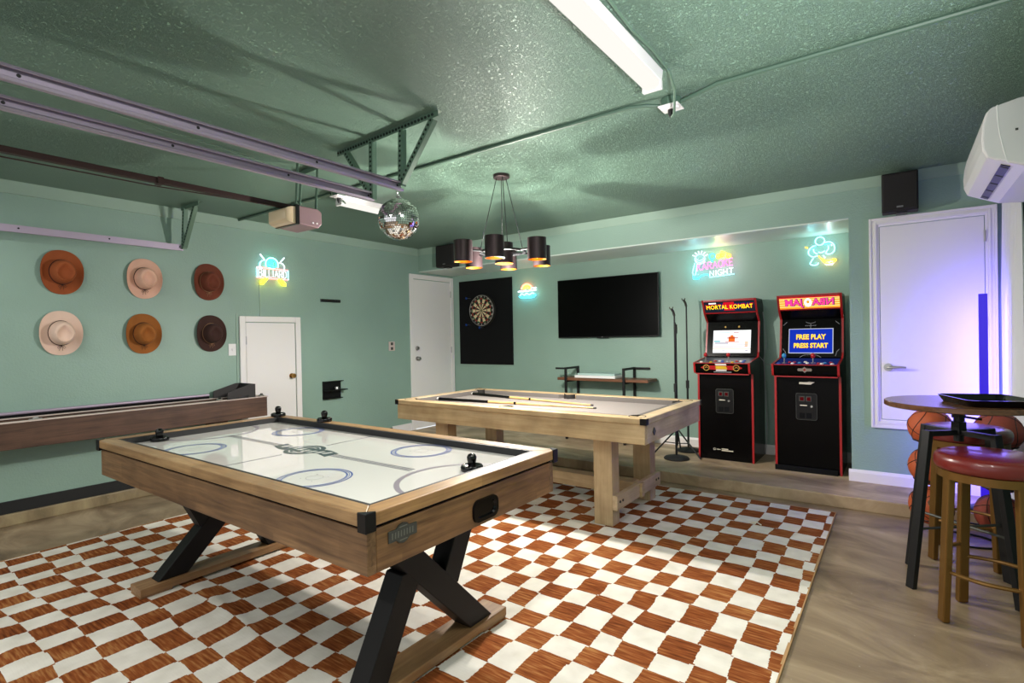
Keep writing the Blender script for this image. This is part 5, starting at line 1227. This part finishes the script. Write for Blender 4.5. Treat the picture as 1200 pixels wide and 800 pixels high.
for a, c in (((-2.293, 2.10, ZC-.02), (-2.305, 2.10, RZ)), ((-2.568, 2.112, ZC-.02), (-2.575, 2.112, RZ-.03)), ((-2.03, 2.088, ZC-.03), (-2.30, 2.10, RZ+.02)), ((-2.84, 2.13, ZC-.03), (-2.60, 2.112, RZ+.02))):
    b = MB(); strut(b, a, c); b.build('strut', 'galv_green', hg)
    b = MB(); holes(b, a, c); tag(b.build('slot', 'dark_hole', hg), kind='stuff')
hg2 = thing('track_hanger', 'green slotted steel hanger holding the track near the left wall', 'hanger', (-5.05, 2.12, 2.165))
b = MB(); strut(b, (-5.20, 2.13, ZC-.016), (-4.86, 2.13, ZC-.016), .034); b.build('ceiling_angle', 'galv_green', hg2)
for a, c in (((-5.13, 2.12, ZC-.02), (-5.15, 2.11, 2.15)), ((-4.93, 2.12, ZC-.03), (-5.14, 2.112, 2.17))):
    b = MB(); strut(b, a, c); b.build('strut', 'galv_green', hg2)
    b = MB(); holes(b, a, c); tag(b.build('slot', 'dark_hole', hg2), kind='stuff')
# conduit with its boxes
cn = thing('conduit', 'green conduit crossing the ceiling from wall to wall', 'conduit', (-2.3, 2.685, ZC))
MB().tube([(XL, 2.685, ZC-.012), (-3.78, 2.685, ZC-.012)], .0115, 8).build('pipe', 'conduit_shaded', cn, smooth=True)
MB().tube([(-3.60, 2.70, ZC-.03), (-3.5, 2.685, ZC-.012), (-1.15, 2.68, ZC-.012), (-1.06, 2.70, ZC-.02), (-1.0, 2.725, ZC-.03)], .0115, 8).build('pipe', 'conduit_shaded', cn, smooth=True)
MB().tube([(-.89, 2.735, ZC-.03), (-.80, 2.71, ZC-.024), (-.70, 2.69, ZC-.012), (XR, 2.683, ZC-.012)], .0115, 8).build('pipe', 'conduit_shaded', cn, smooth=True)
for px_, py_ in ((-.945, 2.735), (-3.69, 2.70)):
    MB().lathe([(0,-.002),(.05,-.002),(.052,-.006),(.052,-.045),(0,-.045)], (px_, py_, ZC), 'z', 8).build('junction_box', 'conduit_shaded', cn)
for i, (px_, py_, lab) in enumerate(((-.945, 2.735, 'white ceiling outlet on the conduit box by the long tube light'), (-3.69, 2.70, 'white ceiling outlet beside the garage door opener'))):
    r = thing('ceiling_outlet', lab, 'outlet', (px_, py_, ZC-.06), 'white ceiling outlets')
    MB().box(px_-.052, px_+.052, py_-.052, py_+.052, ZC-.052, ZC-.045).build('plate', 'white_plastic', r, bevel=.002)
    MB().lathe([(0,-.052),(.042,-.052),(.038,-.06),(0,-.06)], (px_, py_, ZC), 'z', 24).build('face', 'white_plastic', r, smooth=True)
    MB().lathe([(0,-.06),(.016,-.06),(.015,-.08),(.007,-.10),(0,-.102)], (px_, py_, ZC), 'z', 14).build('plug', 'black_rubber', r, smooth=True)
# tube lights
def tube_light(name, label, x, y0_, y1_, zb, w_):
    r = thing(name, label, 'tube light', (x, (y0_+y1_)/2, ZC), 'white ceiling tube lights')
    MB().prism([(x-w_/2, ZC-.002), (x+w_/2, ZC-.002), (x+w_/2*.9, zb+.035), (x-w_/2*.9, zb+.035)], y0_, y1_, 'y').build('housing', 'white_plastic', r, bevel=.002)
    MB().prism([(x-w_*.42, zb+.037), (x+w_*.42, zb+.037), (x+w_*.36, zb+.012), (x+w_*.18, zb), (x-w_*.18, zb), (x-w_*.36, zb+.012)], y0_+.02, y1_-.02, 'y').build('diffuser', 'tube_glow', r)
    for ya, yb in ((y0_-.004, y0_+.02), (y1_-.02, y1_+.004)):
        MB().box(x-w_*.46, x+w_*.46, ya, yb, zb-.002, zb+.04).build('end_cap', 'white_plastic', r, bevel=.003)
tube_light('tube_light', 'long white ceiling tube light with glowing diffuser above the room', -.92, .05, 2.42, 2.448, .10)
tube_light('tube_light', 'white ceiling tube light half hidden behind the disco ball', -3.80, 2.78, 3.42, 2.452, .09)
cable('lamp_cable', 'dark cord running beside the long tube light to the outlet', [(-.84, .4, ZC-.008), (-.842, 1.2, ZC-.010), (-.836, 1.75, ZC-.008), (-.845, 2.0, ZC-.014), (-.838, 2.2, ZC-.010), (-.842, 2.42, ZC-.014), (-.86, 2.55, ZC-.05), (-.91, 2.68, ZC-.105), (-.94, 2.73, ZC-.10)], .006, 'galv_green', 'cord')
cable('lamp_cable', 'thin cord from the outlet to the far tube light', [(-3.69, 2.71, ZC-.075), (-3.66, 2.74, ZC-.10), (-3.72, 2.76, ZC-.06), (-3.80, 2.79, ZC-.03)], .005, 'galv_green', 'cord')
cable('ceiling_wire', 'thin wire running loosely along the ceiling above the opener rail', [(-3.3, -.6, ZC-.006), (-3.32, .5, ZC-.010), (-3.3, .9, ZC-.006), (-3.36, 1.35, ZC-.014), (-3.42, 1.7, ZC-.006), (-3.5, 2.2, ZC-.02), (-3.62, 2.62, ZC-.03)], .003, 'galv_green', 'wire')
# chandelier
CHX, CHY = -2.41, 3.21
ch = thing('chandelier', 'dark bronze chandelier of seven drum shades over the pool table', 'chandelier', (CHX, CHY, 1.86))
MB().lathe([(0,ZC-.001),(.062,ZC-.001),(.062,ZC-.022),(.058,ZC-.026),(0,ZC-.026)], (CHX, CHY, 0), 'z', 32).build('canopy', 'shade_bronze', ch, smooth=True)
SH = [(-.14, -.29), (.14, -.28), (.322, -.02), (-.30, .02), (.02, -.01), (-.155, .285), (.155, .30)]
ZB, ZT = 1.865, 2.02
b = MB().tube([(CHX+.17*math.cos(t*PI/12), CHY+.17*math.sin(t*PI/12), 1.955) for t in range(24)], .009, 8, closed=True); b.build('ring', 'black_metal', ch, smooth=True)
def chandelier_lamp(x, y, z, power, up):
    l_ = bpy.data.lights.new('chandelier_lamp', 'SPOT'); l_.spot_size = math.radians(179.5); l_.spot_blend = .35; l_.energy = power; l_.color = (1, .945, .87); l_.shadow_soft_size = .010
    lo_ = bpy.data.objects.new('chandelier_lamp', l_); lo_.location = (x, y, z); COL.objects.link(lo_)
    if up: lo_.rotation_euler = (PI, 0, 0)
l_ = bpy.data.lights.new('chandelier_fill', 'POINT'); l_.energy = 75; l_.color = (1, .945, .87); l_.shadow_soft_size = .03      # unseen lamp added below the shades to even out the bulbs' light
lo_ = bpy.data.objects.new('chandelier_fill', l_); lo_.location = (CHX, CHY, 1.73); COL.objects.link(lo_)
for dx, dy in SH:
    x, y = CHX+dx, CHY+dy
    sh = MB().lathe([(.066, ZB), (.068, ZB), (.068, ZT), (.066, ZT)], (x, y, 0), 'z', 36, close=True).build('shade', 'shade_bronze', ch, smooth=True)
    MB().lathe([(.0655, ZB+.001), (.0655, ZT-.001)], (x, y, 0), 'z', 36).build('shade_lining', 'shade_gold', sh, smooth=True)
    MB().box(x-.066, x+.066, y-.004, y+.004, ZB+.09, ZB+.096).box(x-.004, x+.004, y-.066, y+.066, ZB+.09, ZB+.096).cyl((x, y, ZB+.055), (x, y, ZB+.10), .014, n=12).build('lamp_holder', 'black_metal', sh)
    MB().lathe([(.011, ZB+.055), (.016, ZB+.04), (.017, ZB+.028), (.012, ZB+.014), (.0, ZB+.009)], (x, y, 0), 'z', 14).build('bulb', 'bulb_glow', sh, smooth=True)
    chandelier_lamp(x, y, ZB-.002, 9, False); chandelier_lamp(x, y, ZT+.004, 5.5, True)
    if math.hypot(dx, dy) > .1:
        ux, uy = dx/math.hypot(dx, dy), dy/math.hypot(dx, dy)
        for zz_ in (1.955,):
            MB().cyl((CHX, CHY, zz_), (x-ux*.067, y-uy*.067, zz_), .008, n=8).build('arm', 'black_metal', ch)
for dx, dy in ((-.13, -.11), (-.10, .13), (.13, -.11), (.10, .13)):
    MB().cyl((CHX+dx*.22, CHY+dy*.22, ZC-.026), (CHX+dx, CHY+dy, 1.96), .0028, n=6).build('cable', 'black_metal', ch)
# disco ball
DX, DY, DZ = -2.395, 2.17, 2.025; DR = .122
dbl = thing('disco_ball', 'mirrored disco ball hanging at the end of the door track', 'disco ball', (DX, DY, DZ-DR))
b = MB(); bm = b.bm; NR = 30
for i in range(NR):
    t0, t1 = PI*i/NR, PI*(i+1)/NR; tm = (t0+t1)/2; nn = max(4, int(2*NR*math.sin(tm)))
    for k in range(nn):
        p0, p1 = 2*PI*(k+.06)/nn, 2*PI*(k+.94)/nn
        jt = [random.uniform(-.012, .012) for _ in range(2)]
        ta, tb = t0+(t1-t0)*.06, t1-(t1-t0)*.06
        c0 = Vector((math.sin(tm)*math.cos((p0+p1)/2), math.sin(tm)*math.sin((p0+p1)/2), math.cos(tm)))
        vs = []
        for tt, pp in ((ta, p0), (tb, p0), (tb, p1), (ta, p1)):
            v = Vector((math.sin(tt)*math.cos(pp), math.sin(tt)*math.sin(pp), math.cos(tt)))
            v = v/ v.dot(c0)*1.0
            v = v*DR*(1+jt[0]*(1 if tt == ta else -1)*.25+jt[1]*(1 if pp == p0 else -1)*.25)
            vs.append(bm.verts.new(Vector((DX, DY, DZ))+v))
        b.face(vs)
tag(b.build('mirror_facets', 'mirror', dbl), None, None, None, 'stuff')
MB().ball((DX, DY, DZ), DR*.985, 32, 20).build('core', 'pewter', dbl, smooth=True)
MB().cyl((DX, DY, DZ+DR-.006), (DX, DY, DZ+DR+.012), .016, n=14).build('cap', 'steel', dbl)
chn = MB(); zt = ZC-.05; xa_, ya_ = -2.300, 2.085
pa, pb = Vector((DX, DY, DZ+DR+.01)), Vector((-2.345, 2.11, RZ-.02)); N_ = 4
def link(bb, p, q, flip):
    d = (q-p); L = d.length; d.normalize(); s = d.cross(Vector((0, 1, 0)) if flip else Vector((1, 0, 0))).normalized()
    c = (p+q)/2; bb.tube([c+d*(L*.62*math.cos(t*PI/6))+s*(.006*math.sin(t*PI/6)) for t in range(12)], .0018, 5, closed=True)
for i in range(N_): link(chn, pa.lerp(pb, i/N_), pa.lerp(pb, (i+1)/N_), i % 2)
chn.build('hanging_chain', 'steel', dbl)
# opener
op = thing('garage_opener', 'mauve garage door opener with cream light lens under the ceiling', 'door opener', (-3.3, 2.15, 2.06))
OX0, OX1, OY0, OY1, OZ0, OZ1 = -3.45, -3.20, 2.01, 2.20, 2.08, 2.21
MB().prism([(OY0, OZ0+.01), (OY1-.03, OZ0+.0), (OY1, OZ0+.03), (OY1, OZ1-.02), (OY1-.03, OZ1), (OY0, OZ1)], OX0, OX1, 'x').build('case', 'opener_mauve', op, bevel=.006)
b = MB(); rows = []
for k in range(7):
    t = k/6*PI/2; yy_ = OY0-.07*math.sin(t); sc_ = 1-.55*(1-math.cos(t))
    zc_ = (OZ0+OZ1)/2; rows.append([b.bm.verts.new(p) for p in ((OX0+.008+(1-sc_)*.05, yy_, zc_-.055*sc_), (OX1-.006-(1-sc_)*.05, yy_, zc_-.055*sc_), (OX1-.006-(1-sc_)*.05, yy_, zc_+.055*sc_), (OX0+.008+(1-sc_)*.05, yy_, zc_+.055*sc_))])
for a, c in zip(rows, rows[1:]):
    for i in range(4): b.face([a[i], a[(i+1) % 4], c[(i+1) % 4], c[i]])
b.face(rows[-1]); b.build('light_lens', 'lens_cream', op, smooth=True)
MB().prism([(OY0-.004, OZ0+.006), (OY0+.02, OZ0+.006), (OY0+.02, OZ1+.004), (OY0-.004, OZ1+.004)], OX0-.002, OX1+.003, 'x').build('case_seam', 'black_plastic', op)
for yy_ in (2.13, 2.16): MB().cyl((OX1-.002, yy_, OZ0+.03), (OX1+.004, yy_, OZ0+.03), .006, n=8).build('button', 'white_plastic', op)
MB().box(-3.375, -3.335, -2.0, 2.06, OZ1+.002, OZ1+.032).build('rail', 'opener_rail', op, bevel=.003)
MB().tube([(-3.325, -2.0, OZ1-.03), (-3.325, 1.2, OZ1-.025), (-3.335, 2.0, OZ1+.005)], .0035, 6).build('chain', 'opener_rail', op)
for xx, yy_ in ((-3.47, 2.20), (-3.24, 2.18), (-3.24, 2.03)):
    MB().bar((xx, yy_, OZ1-.01), (xx, yy_+.02, ZC-.03), .022, .004, up=(0, 1, 0)).build('hanging_strap', 'galv_green', op)
b = MB(); strut(b, (-3.62, 2.22, ZC-.02), (-3.12, 2.20, ZC-.02), .03); b.build('ceiling_angle', 'galv_green', op)
for yy_ in (.55, 1.25): MB().box(-3.38, -3.33, yy_, yy_+.03, OZ1-.004, OZ1+.036).build('rail_clip', 'opener_rail', op)
